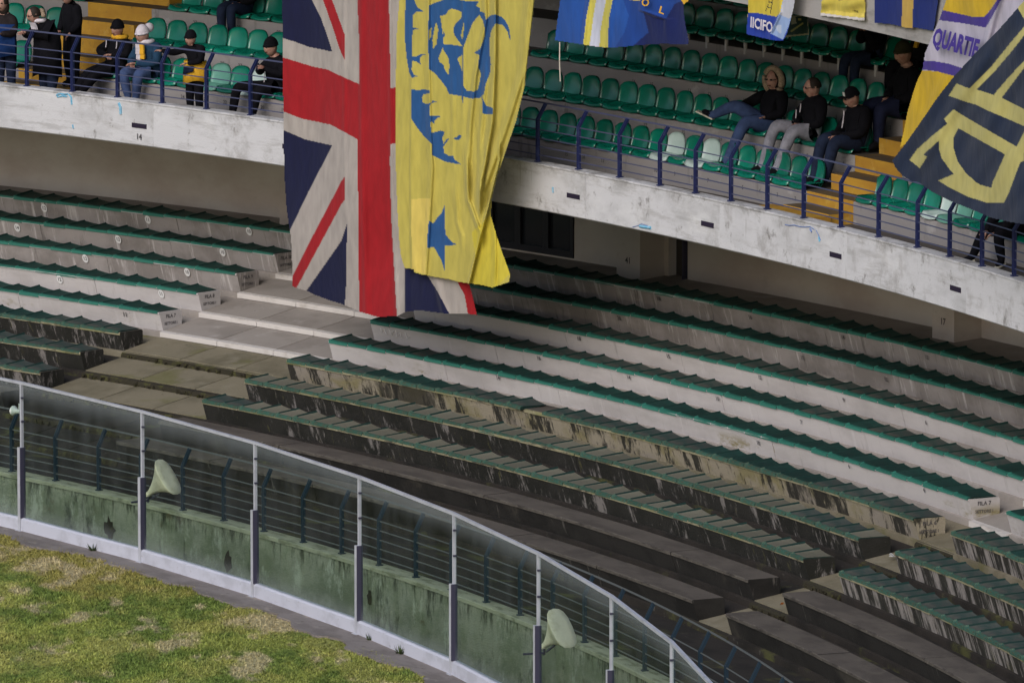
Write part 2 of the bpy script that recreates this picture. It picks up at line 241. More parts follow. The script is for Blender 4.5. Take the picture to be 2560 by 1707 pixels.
def glass_mat(dirt_haze=1.0):
    m = bpy.data.materials.new('dirty hazy greenish safety glass' if dirt_haze else 'clear inner glass face'); m.use_nodes = True; t = m.node_tree; N = t.nodes; L = t.links
    N.remove(N['Principled BSDF']); out = N['Material Output']
    tr = N.new('ShaderNodeBsdfTransparent'); tr.inputs[0].default_value = (.86, .91, .885, 1)
    gl = N.new('ShaderNodeBsdfGlossy'); gl.inputs['Roughness'].default_value = .05; gl.inputs[0].default_value = (.9, .95, 1, 1)
    df = N.new('ShaderNodeBsdfDiffuse'); df.inputs[0].default_value = (.33, .37, .40, 1)
    lw = N.new('ShaderNodeLayerWeight'); lw.inputs[0].default_value = .25; m1 = N.new('ShaderNodeMixShader')
    mr = N.new('ShaderNodeMath'); mr.operation = 'MULTIPLY'; mr.inputs[1].default_value = .18; L.new(lw.outputs['Fresnel'], mr.inputs[0]); L.new(mr.outputs[0], m1.inputs[0]); L.new(tr.outputs[0], m1.inputs[1]); L.new(gl.outputs[0], m1.inputs[2])
    tc = N.new('ShaderNodeTexCoord'); mp = N.new('ShaderNodeMapping'); mp.inputs['Scale'].default_value = (2.2, .55, 1); L.new(tc.outputs['UV'], mp.inputs[0])
    n = N.new('ShaderNodeTexNoise'); n.inputs['Scale'].default_value = 1.3; n.inputs['Detail'].default_value = 6; L.new(mp.outputs[0], n.inputs[0])
    r = N.new('ShaderNodeMapRange'); r.inputs[1].default_value = .38; r.inputs[2].default_value = .75; r.inputs[3].default_value = .0; r.inputs[4].default_value = .06; L.new(n.outputs[0], r.inputs[0])
    sp = N.new('ShaderNodeSeparateXYZ'); L.new(tc.outputs['UV'], sp.inputs[0])
    g = N.new('ShaderNodeMapRange'); g.interpolation_type = 'SMOOTHSTEP'; g.inputs[1].default_value = 1.9; g.inputs[2].default_value = 2.35; g.inputs[4].default_value = .26; L.new(sp.outputs[1], g.inputs[0])  # pale haze painted in towards the top edge, a fainter band below
    g2 = N.new('ShaderNodeMapRange'); g2.interpolation_type = 'SMOOTHSTEP'; g2.inputs[1].default_value = .30; g2.inputs[2].default_value = .0; g2.inputs[4].default_value = .16; L.new(sp.outputs[1], g2.inputs[0])
    a1 = N.new('ShaderNodeMath'); a1.operation = 'ADD'; L.new(r.outputs[0], a1.inputs[0]); L.new(g.outputs[0], a1.inputs[1]); a2 = N.new('ShaderNodeMath'); a2.operation = 'ADD'; L.new(a1.outputs[0], a2.inputs[0]); L.new(g2.outputs[0], a2.inputs[1])
    dm = N.new('ShaderNodeMath'); dm.operation = 'MULTIPLY'; dm.inputs[1].default_value = 1.1*dirt_haze; L.new(a2.outputs[0], dm.inputs[0]); m2 = N.new('ShaderNodeMixShader'); L.new(dm.outputs[0], m2.inputs[0]); L.new(m1.outputs[0], m2.inputs[1]); L.new(df.outputs[0], m2.inputs[2]); L.new(m2.outputs[0], out.inputs[0]); return m
M['glass'] = glass_mat(); M['glass_in'] = glass_mat(0.0)

# ------------------------------------------------------------------ text as flat mesh
_txt = {}
def text_mesh(body, size, bold=.02):
    k = (body, size, bold)
    if k not in _txt:
        c = bpy.data.curves.new('text', 'FONT'); c.body = body; c.size = size; c.align_x = 'CENTER'; c.align_y = 'CENTER'; c.resolution_u = 2; c.extrude = .0; c.offset = size*bold
        o = bpy.data.objects.new('tmp_text', c); COL.objects.link(o); dg = bpy.context.evaluated_depsgraph_get(); me = bpy.data.meshes.new_from_object(o.evaluated_get(dg)); bpy.data.objects.remove(o)
        me.materials.clear(); _txt[k] = me
    return _txt[k].copy()
def put_text(name, body, size, pos, ex, ey, m, parent):
    me = text_mesh(body, size); ex = Vector(ex).normalized(); ey = Vector(ey).normalized(); ez = ex.cross(ey)
    me.transform(Matrix((( ex.x, ey.x, ez.x, pos[0]), (ex.y, ey.y, ez.y, pos[1]), (ex.z, ey.z, ez.z, pos[2]), (0,0,0,1))))
    return link(name, me, parent, m)

# ------------------------------------------------------------------ value noise for the turf
_g = RNG.random((64, 64))
def vnoise(x, y, s):
    x = np.asarray(x)*s; y = np.asarray(y)*s; xi = np.floor(x).astype(int); yi = np.floor(y).astype(int); fx = x-xi; fy = y-yi
    fx = fx*fx*(3-2*fx); fy = fy*fy*(3-2*fy); g = lambda a, b: _g[a % 64, b % 64]
    return (g(xi,yi)*(1-fx)+g(xi+1,yi)*fx)*(1-fy)+(g(xi,yi+1)*(1-fx)+g(xi+1,yi+1)*fx)*fy
def fbm(x, y, s, o=4):
    t = 0; a = .5; w_ = 0
    for i in range(o): t = t+a*vnoise(np.asarray(x)+i*17.3, np.asarray(y)+i*9.1, s*2**i); w_ += a; a *= .55
    return t/w_
def sstep(a, b, x): x = np.clip((x-a)/(b-a), 0, 1); return x*x*(3-2*x)
def turf_color(x, y):
    y0 = y; 
    R = np.hypot(x-CX, y-CY)
    th = np.arctan2(x-CX, y0-CY); y = y*.45
    big = fbm(x, y, .22, 4); mid = fbm(x+40, y, .7, 4); fine = fbm(x, y+40, 2.6, 3)
    edge = sstep(51.3, 54.6, R + (mid-.5)*5)
    bare = edge*.34-.06 + sstep(1.08, .96, th)*edge*.42 + (big-.5)*1.0
    g1 = sstep(.38, .62, fbm(x+7, y+70, 1.9, 5))[...,None]; g2 = sstep(.46, .66, fbm(x+57, y+30, 1.5, 5))[...,None]; green = np.array([.068,.100,.018])*(1-g1)+np.array([.125,.150,.028])*g1; green = green*(1-g2*.5)+np.array([.19,.185,.045])*g2*.5; green = green*(.8+.4*fine[...,None]); olive = np.array([.17,.155,.045]); straw = np.array([.42,.35,.22]); mud = np.array([.20,.155,.125])
    f1 = sstep(.15, .5, bare+(fine-.5)*.5)[...,None]; green = green*1.75*np.array([1.04,1.0,1.3]); c = green*(1-f1)+olive*1.45*f1
    f2 = (sstep(.60, .73, fbm(x+90, y+13, 1.7, 6)+.08*edge+(fine-.5)*.55)*.72)[...,None]; c = c*(1-f2)+straw*f2
    f3 = (sstep(.62, .85, bare + (fine-.5)*.4)*.8)[...,None]; c = c*(1-f3)+(mud*(1-mid[...,None])+straw*mid[...,None]*.8+mud*.1)*f3
    return c, np.clip(1-f3[...,0]*.75-f2[...,0]*.6, .1, 1)
def set_print(me, cols):
    a = me.color_attributes.new('print', 'FLOAT_COLOR', 'POINT'); c = np.ones((len(me.vertices), 4), dtype=np.float32); c[:, :3] = cols; a.data.foreach_set('color', c.ravel())
def grid_mesh(name, pts, nr, nc, smooth=True):
    me = bpy.data.meshes.new(name); me.vertices.add(nr*nc); me.vertices.foreach_set('co', np.asarray(pts, dtype=np.float32).reshape(-1))
    i = np.arange(nr-1)[:, None]*nc+np.arange(nc-1)[None]; q = np.stack([i, i+1, i+nc+1, i+nc], -1).reshape(-1, 4); n = len(q)
    me.loops.add(n*4); me.loops.foreach_set('vertex_index', q.reshape(-1).astype(np.int32)); me.polygons.add(n); me.polygons.foreach_set('loop_start', np.arange(n, dtype=np.int32)*4)
    if smooth: me.polygons.foreach_set('use_smooth', np.ones(n, dtype=bool))
    me.update(); return me

# ================================================================== THE SETTING
def build_pitch():
    th = np.linspace(.80, 1.30, 300); R = np.concatenate([np.linspace(40, 48, 12), np.linspace(48.1, 55.05, 110)])
    T_, R_ = np.meshgrid(th, R, indexing='xy'); X = CX+R_*np.sin(T_); Y = CY+R_*np.cos(T_); c, _ = turf_color(X, Y)
    Z = (fbm(X, Y, 1.3, 3)-.5)*.06*sstep(54.9, 54.0, R_) + .0
    me = grid_mesh('pitch', np.stack([X, Y, Z], -1).reshape(-1, 3), len(R), len(th)); set_print(me, c.reshape(-1, 3)); tag(link('pitch', me, None, M['soil']), kind='structure')
    # the rest of the ground, out to the horizon on the camera's side
    mb = MB(); out = []; inn = []; n = 96
    for i in range(n+1):
        a = 1.30 + (2*math.pi-.5)*i/n; am = a % (2*math.pi); ro = 900 if 2.0 < am < 5.6 else 55.05
        out.append(P(ro, a, -.02)); inn.append(P(40.0, a, -.02))
    for i in range(n): mb.quad([inn[i], inn[i+1], out[i+1], out[i]])
    mb.quad([P(40.0, .8+(.5)*i/24, -.02) for i in range(25)][::-1]+[P(0, 1.05, -.02)])
    mb.quad([P(40.0, 1.3+(2*math.pi-.5)*i/96, -.02) for i in range(97)][::-1]+[P(0, 1.05, -.02)])
    me = mb.mesh('ground', M['soil'], weld=False); set_print(me, np.tile([.11,.145,.03], (len(me.vertices), 1))); tag(link('ground', me), kind='structure')
    # grass blades
    n = 150000; th = RNG.uniform(.83, 1.28, n); R = np.sqrt(RNG.uniform(48**2, 54.75**2, n)); X = CX+R*np.sin(th); Y = CY+R*np.cos(th)
    c, dens = turf_color(X, Y); keep = RNG.random(n) < dens; X, Y, c, R = X[keep], Y[keep], c[keep], R[keep]; n = len(X)
    h = RNG.uniform(.015, .055, n)*(.6+.8*vnoise(X, Y, 1.1)); a = RNG.uniform(0, 6.28, n); wd = RNG.uniform(.012, .022, n); lx = RNG.normal(0, .025, n); ly = RNG.normal(0, .025, n)
    z0 = (fbm(X, Y, 1.3, 3)-.5)*.06*sstep(54.9, 54.0, R)-.005
    v = np.stack([np.stack([X-wd*np.cos(a), Y-wd*np.sin(a), z0], -1), np.stack([X+wd*np.cos(a), Y+wd*np.sin(a), z0], -1), np.stack([X+lx, Y+ly, z0+h], -1)], 1).reshape(-1, 3)
    me = bpy.data.meshes.new('grass'); me.vertices.add(3*n); me.vertices.foreach_set('co', v.astype(np.float32).ravel()); me.loops.add(3*n); me.loops.foreach_set('vertex_index', np.arange(3*n, dtype=np.int32))
    me.polygons.add(n); me.polygons.foreach_set('loop_start', np.arange(n, dtype=np.int32)*3); me.update()
    cc = np.repeat(c*RNG.uniform(.85, 1.25, (n, 1)), 3, axis=0); set_print(me, cc); o = link('grass', me, None, M['blade'])
    tag(o, 'short patchy turf of the pitch, green with straw and bare brown areas', 'grass', kind='stuff')
build_pitch()
def apron():
    mb = MB(); n = 260; pts = []
    for i in range(n+1):
        th = .80+.5*i/n; ri = 54.56 + .22*float(fbm(th*60, 3, 1.4, 4)-.5)*2 + (.12 if (i//9) % 3 == 0 else 0); pts.append((th, ri))
    for (a, ra), (b, rb) in zip(pts, pts[1:]):
        za, zb = .035, .035
        mb.quad([P(ra,a,za), P(rb,b,zb), P(RG-.05,b,.045), P(RG-.05,a,.045)], [(55*a,ra),(55*b,rb),(55*b,RG),(55*a,RG)])
        mb.quad([P(ra,a,-.03), P(rb,b,-.03), P(rb,b,zb), P(ra,a,za)], [(55*a,ra),(55*b,rb),(55*b,RG),(55*a,RG)])
    tag(mb.obj('concrete_apron', M['apron']), kind='structure')
apron()
mb = MB(); mb.ring([(RG-.05, .03), (RG+.12, .03), (RG+.12, -1.7), (RW, -1.7)], TA, TB, closed=False); tag(mb.obj('moat', M['moatfloor']), kind='structure')

# ------------------------------------------------------------------ lower tier treads, with nosing strips in the aisles
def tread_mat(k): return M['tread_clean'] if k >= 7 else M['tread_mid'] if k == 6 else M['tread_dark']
def lower_tier():
    for k in range(2, 12):
        mb = MB(); r0, z0 = rowR(k), rowZ(k); r1, z1 = (rowR(k+1), rowZ(k+1)-.105) if k < 11 else (71.3, 2.66)
        mb.ring([(r0+.012, z0-.105), (r0+.012, z0), (r1+.012, z1)], TA, TB, closed=False, uo=k*13.7)
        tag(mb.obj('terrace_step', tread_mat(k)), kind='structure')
    # aisle slabs of the wide aisle under row 7 are mossy brown
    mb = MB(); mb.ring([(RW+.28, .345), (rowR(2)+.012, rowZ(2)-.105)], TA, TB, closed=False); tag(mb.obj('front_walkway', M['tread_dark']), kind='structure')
    for (a, b, lab) in ((T0, T1, 'wide aisle'), (T2, T3, 'narrow aisle')):
        th = empty('aisle_steps', P(rowR(2), (a+b)/2, rowZ(2)))
        tag(th, {'wide aisle': 'wide aisle of shallow concrete steps with white nosings behind the flags', 'narrow aisle': 'narrow mossy concrete aisle of steps at lower right'}[lab], 'steps')
        for k in range(2, 12):
            r, z = rowR(k), rowZ(k); n = 3 if lab == 'wide aisle' else 1
            for j in range(n):
                g = .0001; a_, b_ = a+(b-a)*j/n+g, a+(b-a)*(j+1)/n-g; mb = MB()
                if k >= 7: mb.ring([(r-.028, z-.085), (r-.028, z+.006), (r+.07, z+.018), (r+.07, z-.01)], a_, b_, 2, uo=k*5)
                else: mb.ring([(r-.03, z-.10), (r-.02, z-.035+random.uniform(-.02,.02)), (r+.03, z+.008), (r+.05, z-.01)], a_, b_, 4, uo=k*5)
                mb.obj('step_nosing', M['nosing'] if k >= 7 else M['gap_grime'], th)
                # tread slab, 8 mm proud, joints left between slabs
                if k < 11:
                    mb = MB(); r1, z1 = rowR(k+1), rowZ(k+1)-.105; s = (z1-z)/(r1-r)
                    mb.ring([(r+.072, z+.072*s-.01), (r+.072, z+.072*s+.012), (r1-.02, z1+.010), (r1-.02, z1-.01)], a_+g*1.5, b_-g*1.5, 3, uo=k*9+j*3.3)
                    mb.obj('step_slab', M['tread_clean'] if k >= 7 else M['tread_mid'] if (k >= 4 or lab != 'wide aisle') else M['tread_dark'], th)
lower_tier()
# moss tufts in the grime joints
def tufts():
    mb = MB()
    for k in range(3, 7):
        for i in range(70):
            th = random.uniform(T0, T1) if i < 46 else random.uniform(T2, T3); c = P(rowR(k)-.03+random.uniform(-.03,.03), th, rowZ(k)-.09)
            s = random.uniform(.015, .05)
            for q in range(3):
                d = Vector((random.uniform(-1,1), random.uniform(-1,1), 0)).normalized()*s; mb.quad([c-d, c+d, c+Vector((random.uniform(-s,s), random.uniform(-s,s), s*1.6))])
    tag(mb.obj('moss', M['gap_grime'], weld=False), 'tufts of moss along the step joints of the lower aisles', 'moss', kind='stuff')
tufts()

# ------------------------------------------------------------------ benches with one pad per seat
def pad_mesh(name, front, top, w, missing=False):
    """local frame: x outwards, y along the row to the right; origin front left on the bench top"""
    mb = MB(); D = .50
    def P3(x, y, z): return (x, y, z)
    ys = [0, .035, .06, w*.5, w-.006]; hf = [.014, .030, .012, .006, .004]; hb = [.032, .070, .048, .022, .006]
    for i in range(4):
        a, b = ys[i], ys[i+1]; mi = 2 if i in (1,) else 1
        mb.quad([(.05,a,hf[i]+.006),(.05,b,hf[i+1]+.006),(D,b,hb[i+1]),(D,a,hb[i])], [(a*2,0),(b*2,0),(b*2,1),(a*2,1)], mi)
        mb.quad([(-.012,a,hf[i]-.002),(-.012,b,hf[i+1]-.002),(.05,b,hf[i+1]+.006),(.05,a,hf[i]+.006)], [(a,0),(b,0),(b,.3),(a,.3)], 0)
        mb.quad([(-.012,a,-.038),(-.012,b,-.038),(-.012,b,hf[i+1]-.002),(-.012,a,hf[i]-.002)], [(a,0),(b,0),(b,.3),(a,.3)], 0)
        mb.quad([(D,b,-.0),(D,a,-.0),(D,a,hb[i]),(D,b,hb[i+1])], None, 2)
    mb.quad([(-.012,ys[-1],-.038),(D,ys[-1],0),(D,ys[-1],hb[-1]),(-.012,ys[-1],hf[-1]-.002)], None, 2)
    mb.quad([(-.012,0,-.038),(-.012,0,hf[0]-.002),(D,0,hb[0]),(D,0,0)], None, 2)
    return mb.mesh(name, [front, top, M['ridge']])
def place(o, th, pos):   # local x outwards (N), y along T, z up  -> left-handed, so mirror free: use N, -T order
    n, t = Nv(th), Tv(th); o.matrix_basis = Matrix(((n.x, t.x, 0, pos.x), (n.y, t.y, 0, pos.y), (0, 0, 1, pos.z), (0,0,0,1)))
ORD = {11: 'topmost', 10: 'second from the top', 9: 'third from the top', 8: 'fourth from the top', 7: 'fifth from the top', 6: 'sixth from the top', 5: 'seventh from the top', 4: 'eighth from the top', 3: 'ninth from the top', 2: 'tenth and lowest'}
LOOK = {11: 'grey streaked', 10: 'grey streaked', 9: 'pale streaked', 8: 'pale', 7: 'pale', 6: 'moss stained', 5: 'blackened', 4: 'blackened', 3: 'bare dark', 2: 'bare dark'}
pad_cache = {}
def get_pad(k, blk, r, i=0):
    u = float(fbm(i*.5, k*7.7, .33, 3))
    if k >= 10: key = ('g', 'd')
    elif k >= 7: key = ('g', 'w' if (blk == 'B' and u > (.36 if k >= 8 else .60)) else 'd')
    elif k == 6: key = ('e', 'w' if u > .42 else 'd')
    else: key = ('e' if u < .72 else 'f', 'm' if (blk == 'B' and u > .30) else 'w')
    kk = key+(round(r, 2),)
    if kk not in pad_cache: pad_cache[kk] = pad_mesh('seat_pad', {'g': M['pad_green'], 'e': M['pad_edge'], 'f': M['pad_moss']}[key[0]], {'d': M['pad_dark'], 'w': M['pad_worn'], 'm': M['pad_moss']}[key[1]], PP*r-.004)
    return pad_cache[kk]
def bench(k, blk, t0, t1):
    r, z = rowR(k), rowZ(k)
    where = {'A': 'left of the wide aisle', 'B': 'between the two aisles', 'C': 'right of the narrow aisle'}[blk]
    e = empty('terrace_bench', P(r, (t0+t1)/2, z)); pads = k >= 4
    tag(e, f'{LOOK[k]} bench{" with pads" if pads else ""}, {ORD[k]}, {where}', 'bench', 'curved concrete benches of the lower tier')
    m = M['bench_top'] if k >= 10 else M['bench_clean'] if k >= 7 else M['bench_cream'] if k == 6 else M['bench_dirty'] if k >= 4 else M['bench_black']
    if blk == 'C' and 4 <= k <= 6: m = M['bench_stripe']
    if blk == 'A' and k == 6: m = M['bench_dirty']
    if k == 9: m = M['bench_clean'] if blk == 'B' else M['bench_top']
    if k == 7: m = M['bench_clean7']
    sl = (RH-.105)/RD; D = .53
    L = 5*PP*1.28; n = max(1, round((t1-t0)/L)); off = random.uniform(-.3, .3)*L
    cuts = [t0]+[t0+(t1-t0)*i/n+off*(0 if i in (0, n) else 1) for i in range(1, n)]+[t1]
    for a, b in zip(cuts, cuts[1:]):
        g = .00009; dz = random.uniform(-.004, .004); dr = random.uniform(-.006, .006); mb = MB(); bk = .10 if a == t0 or b == t1 else .0
        eh = .055 if k <= 6 else .03
        prof = [(r+.075+dr, z-.01), (r-.02+dr, z+BH-eh-.006), (r-.040+dr, z+BH-eh), (r-.042+dr, z+BH-.010+dz), (r-.028+dr, z+BH+dz), (r+D-.02, z+BH+dz), (r+D, z+BH-.03+dz), (r+D, z+D*sl-.01)]
        mb.ring(prof, a+(g if a != t0 else 0), b-(g if b != t1 else 0), max(2, int((b-a)/.006)), uo=k*31.7, mi=[0,0,1,1,2,0,0,0])
        mb.obj('concrete_block', [m, M['edge_clean'] if k >= 7 else M['edge_moss'] if k >= 4 else M['edge_dark'], M['top_brown'] if k <= 6 else m], e)
    if pads:
        # pads run flush to the aisle end of the bench
        if blk == 'A': ths = [t1-PP*(i+1)-.0004 for i in range(int((t1-t0)/PP)-0)]
        else: ths = [t0+PP*i+.0004 for i in range(int((t1-t0)/PP)+(1 if blk == 'C' else 0))]
        if blk == 'B': e_gap = (t1-t0)/len(ths)
        for i, a in enumerate(ths):
            if blk == 'B': a = t0+e_gap*i+.0003
            if k == 6 and blk == 'B' and i == 13: continue
            if a > 1.33: continue
            me = get_pad(k, blk, r, i); o = local('seat_pad', me, e); pos = P(r-.035, a, z+BH+.006+random.uniform(0, .006)); am = a+PP/2
            n_, t_ = Nv(am), Tv(am); tw = random.uniform(-.012, .012)
            hz = random.uniform(.7, 1.3); mt = Matrix(((n_.x, t_.x, 0, pos.x-e.location.x), (n_.y, t_.y, 0, pos.y-e.location.y), (0, 0, hz, pos.z-e.location.z), (0,0,0,1))); o.matrix_basis = mt
            if k == 6 and blk == 'B' and i == 12: o.matrix_basis = mt @ Matrix.Rotation(.10, 4, 'Z') @ Matrix.Translation((-.02, .0, .02))
    return e
B = {}
for k in range(2, 12):
    for blk, a, b in (('A', TA, T0), ('B', T1, T2), ('C', T3, TB)): B[(k, blk)] = bench(k, blk, a, b)
# stencilled row names on the bench ends
FN = {11: '11', 10: '10', 9: '9', 8: '8', 7: '7', 6: '6'}
for k in (7, 8, 9, 10, 11):
    c = P(rowR(k)+.25, T0, rowZ(k)+.27)+Tv(T0)*.006
    put_text('stencil', 'FILA '+FN[k], .092, c, Nv(T0), (0,0,1), M['black_ink'], B[(k,'A')])
    put_text('stencil', 'SETTORE I', .070, c-Vector((0,0,.13)), Nv(T0), (0,0,1), M['black_ink'], B[(k,'A')])
for k in (6, 7):
    c = P(rowR(k)+.25, T2, rowZ(k)+.27)+Tv(T2)*.006
    put_text('stencil', 'FILA '+FN[k], .092, c, Nv(T2), (0,0,1), M['black_ink'], B[(k,'B')]); put_text('stencil', 'SETTORE I', .070, c-Vector((0,0,.13)), Nv(T2), (0,0,1), M['black_ink'], B[(k,'B')])
def front_mark(px, py, k, blk, body, disc=False, size=.13):
    th, z = on_cyl(px, py, rowR(k)+.02); up = Vector((0,0,1))*.36-Nv(th)*.105; up.normalize()
    rr = rowR(k)+.075-.105*(z-rowZ(k)+.01)/.30; c = P(rr-.009, th, z)
    if disc:
        mb = MB(); mb.quad([c+Tv(th)*.075*math.cos(a)+up*.085*math.sin(a) for a in [i*math.pi/6 for i in range(12)]]); mb.obj('number_disc', M['white_paint'], B[(k, blk)]); c = c-Nv(th)*.004; size = .10
    put_text('seat_number', body, size, c, Tv(th), up, M['black_ink'], B[(k, blk)])
for k, l in {11: [((113,520),'12'),((373,549),'11'),((627,578),'10')], 10: [((46,569),'14'),((299,598),'12'),((561,630),'10')], 9: [((217,646),'12'),((472,680),'10')], 8: [((153,698),'12'),((407,734),'11')]}.items():
    for p, s in l: front_mark(p[0], p[1], k, 'A', s, True)
front_mark(316, 786, 7, 'A', '11', False)
for k, blk, l in ((9,'B',[((1452,846),'18'),((1676,890),'15')]), (8,'B',[((1352,895),'16'),((1577,943),'14'),((1799,996),'10'),((2006,1055),'7')]), (7,'B',[((1251,944),'14'),((1900,1107),'10'),((2129,1165),'6'),((2316,1225),'4')]),
    (10,'B',[((1553,795),'20'),((2011,894),'15'),((2218,948),'12')]), (11,'B',[((1651,746),'18'),((1880,793),'16'),((2111,843),'14'),((2321,893),'12')]), (9,'B',[((1905,943),'12'),((2113,1000),'9'),((2318,1056),'6')]) ):
    for p, s in l: front_mark(p[0], p[1], k, blk, s, False, .11)
# white scribble on the fourth bench, right of the wide aisle
def stroke(name, pts, r, th_off, m, parent, R):
    mb = MB(); pp = []
    for (x, y) in pts: th, z = on_cyl(x, y, R); pp.append(P(R-th_off, th, z))
    mb.tube(pp, r, 4); mb.obj(name, m, parent)
for g in ([(952,812),(956,830),(962,822),(968,836)],[(974,822),(980,838),(986,826)],[(990,818),(994,842),(1002,832),(1006,845)],[(1014,830),(1020,846),(1026,842)]):
    stroke('graffiti', g, .008, .02, M['white_paint'], B[(8,'B')], rowR(8)+.02)

# ------------------------------------------------------------------ wall behind the top bench: plaster, pillars, window, doorway
wall = empty('back_wall', P(71.05, .9, 2.6)); tag(wall, 'beige plaster wall under the balcony with pillars, window strip and doorway', 'wall')
WT0, WT1 = .800, .8425; DT0, DT1 = .8790, .8865
def wallseg(a, b, z0, z1): mb = MB(); mb.ring([(71.05, z0), (71.05, z1), (71.35, z1), (71.35, z0)], a, b); mb.obj('wall_panel', M['wall_beige'], wall)
wallseg(TA, WT0, 2.55, ZP); wallseg(WT0, WT1, 2.55, 2.68); wallseg(WT1, DT0, 2.55, ZP); wallseg(DT1, TB, 2.55, ZP)
def window():
    n = 4; e = wall
    for i in range(n):
        a, b = WT0+(WT1-WT0)*i/n, WT0+(WT1-WT0)*(i+1)/n; mb = MB(); w_ = .0011
        for (c, d, z0, z1) in ((a, a+w_, 2.68, 4.9), (b-w_, b, 2.68, 4.9), (a+w_, b-w_, 2.68, 2.80), (a+w_, b-w_, 4.2, 4.9)):
            mb.ring([(71.02, z0), (71.02, z1), (71.12, z1), (71.12, z0)], c, d, 1)
        f = mb.obj('window_frame', M['frame'], wall)
        p = MB(); p.ring([(71.08, 2.8), (71.08, 4.2), (71.10, 4.2), (71.10, 2.8)], a+w_, b-w_, 2); o = p.mesh('pane', M['pane']); q = bpy.data.objects.new('pane', o); COL.objects.link(q); q.parent = f
window()
for c, num in ((.8728, '41'), (1.0009, '17'), (.7445, None), (1.129, None), (.616, None)):
    mb = MB(); h = .0046; mb.ring([(70.47, 2.55), (70.47, ZP), (71.049, ZP), (71.049, 2.55)], c-h, c+h, 2); mb.obj('pillar', M['wall_beige'], wall)
    if num: put_text('pillar_number', num, .16, P(70.462, c, 2.93), Tv(c), (0,0,1), M['black_ink'], wall)
mb = MB(); mb.ring([(71.20, 2.55), (71.20, ZP), (71.3, ZP), (71.3, 2.55)], DT0+.0006, DT1-.0006, 2); mb.obj('door', M['door'], wall)
mb = MB(); mb.ring([(70.98, 2.55), (70.98, ZP), (71.19, ZP), (71.19, 2.55)], DT1-.0011, DT1-.00065, 1); mb.obj('door_jamb', M['alu_dark'], wall)
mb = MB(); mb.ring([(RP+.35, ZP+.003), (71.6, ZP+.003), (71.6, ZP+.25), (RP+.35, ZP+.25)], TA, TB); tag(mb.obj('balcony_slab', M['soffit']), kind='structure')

# ------------------------------------------------------------------ balcony parapet
par = empty('balcony_parapet', P(RP, .95, ZP)); tag(par, 'long curved white painted concrete parapet along the front of the upper tier', 'parapet')
SLOTS = [.776-.0637, .776, .776+.0627, .776+.0627*2, .9640, 1.0272, 1.0910, 1.1546, 1.2183]
cuts = [TA]+[s+.0058 for s in SLOTS]+[TB]
for a, b in zip(cuts, cuts[1:]):
    mb = MB(); g = .00003; dr = random.uniform(-.004, .004)
    mb.ring([(RP+.02+dr, ZP), (RP+dr, ZP+.02), (RP+dr, ZP+HP-.035), (RP-.02+dr, ZP+HP-.03), (RP-.02+dr, ZP+HP-.004), (RP-.01+dr, ZP+HP), (RP+.22, ZP+HP+.006), (RP+.22, ZP)], a+g, b-g, uo=a*50); mb.obj('parapet_panel', M['parapet'], par)
for s in SLOTS:
    mb = MB(); mb.ring([(RP-.006, 5.25), (RP-.006, 5.335), (RP+.03, 5.335), (RP+.03, 5.25)], s-.0030, s+.0030, 1); mb.obj('drain_slot', M['slot'], par)
put_text('parapet_number', '14', .15, P(RP-.012, .776, 5.09), Tv(.776), (0,0,1), M['black_ink'], par)
for pts, r, m in (([(142,239),(150,234),(160,237),(170,234),(178,243),(180,262)], .022, 'cyan'), ([(144,243),(156,241),(168,242)], .016, 'cyan'), ([(297,258),(302,268),(303,286)], .030, 'cyan'), ([(182,312),(184,322)], .016, 'cyan'),
    ([(1383,468),(1384,482)], .022, 'cyan'), ([(1600,566),(1612,568),(1628,570)], .028, 'cyan'), ([(1582,568),(1596,564),(1604,560),(1620,565)], .007, 'blue_ink'),
    ([(1963,562),(1975,564),(1986,563),(2000,567),(2014,568),(2026,567),(2036,574)], .009, 'blue_ink'), ([(2026,572),(2030,580)], .02, 'blue_ink'), ([(2040,575),(2046,586),(2052,600)], .008, 'blue_ink'), ([(2048,592),(2050,604)], .018, 'cyan')):
    stroke('graffiti', pts, r, .004, M[m], par, RP)

# ------------------------------------------------------------------ upper tier steps
for k in range(0, 9):
    mb = MB()
    if k == 0: mb.ring([(RP+.22, UF), (UR, UF)], TA, TB, closed=False); tag(mb.obj('upper_walkway', M['upper_floor']), kind='structure'); continue
    r, z = UR+(k-1)*UD, UZ+(k-1)*UH; zl = UF if k == 1 else z-UH
    mb.ring([(r, zl-.01), (r, z-.012), (r+.012, z)], TA, TB, closed=False, uo=k*11.3); o = tag(mb.obj('upper_step_riser', M['upper_conc']), kind='structure')
    mb = MB(); mb.ring([(r+.012, z), (r+UD, z)], TA, TB, closed=False, uo=k*7.3); tag(mb.obj('upper_step_tread', M['upper_floor']), kind='structure')
def stairs(t0, t1, label, k0):
    e = empty('stairs', P(UR, (t0+t1)/2, UF)); tag(e, label, 'stairs')
    for k in range(1, 7):
        r, z = UR+(k-1)*UD, UZ+(k-1)*UH; zl = UF if k == 1 else z-UH; n = 2; h = (z-zl)/n
        # half steps stand in front of each riser
        steps = [(r-UD*.5, zl+.002, zl+h), (r-.004, zl+h if False else zl+.002, z+.004)]
        for (rr, a, b) in steps:
            mb = MB(); r2 = r+.0 if rr < r-.1 else r+UD*.5
            mb.ring([(rr, a), (rr, b-.012), (rr+.012, b)], t0, t1, 4, closed=False, uo=k*3.3, mi=0); mb.ring([(rr+.012, b), (r2, b)], t0, t1, 4, closed=False, uo=k*5.1, mi=1)
            for th_, rev in ((t0, 0), (t1, 1)):
                q = [P(rr, th_, a), P(rr, th_, b), P(r2, th_, b), P(r2, th_, a)]; mb.quad(q if rev else q[::-1], None, 0)
            mb.obj('stair_step', [M['yellow'], M['yellow_tread']], e)
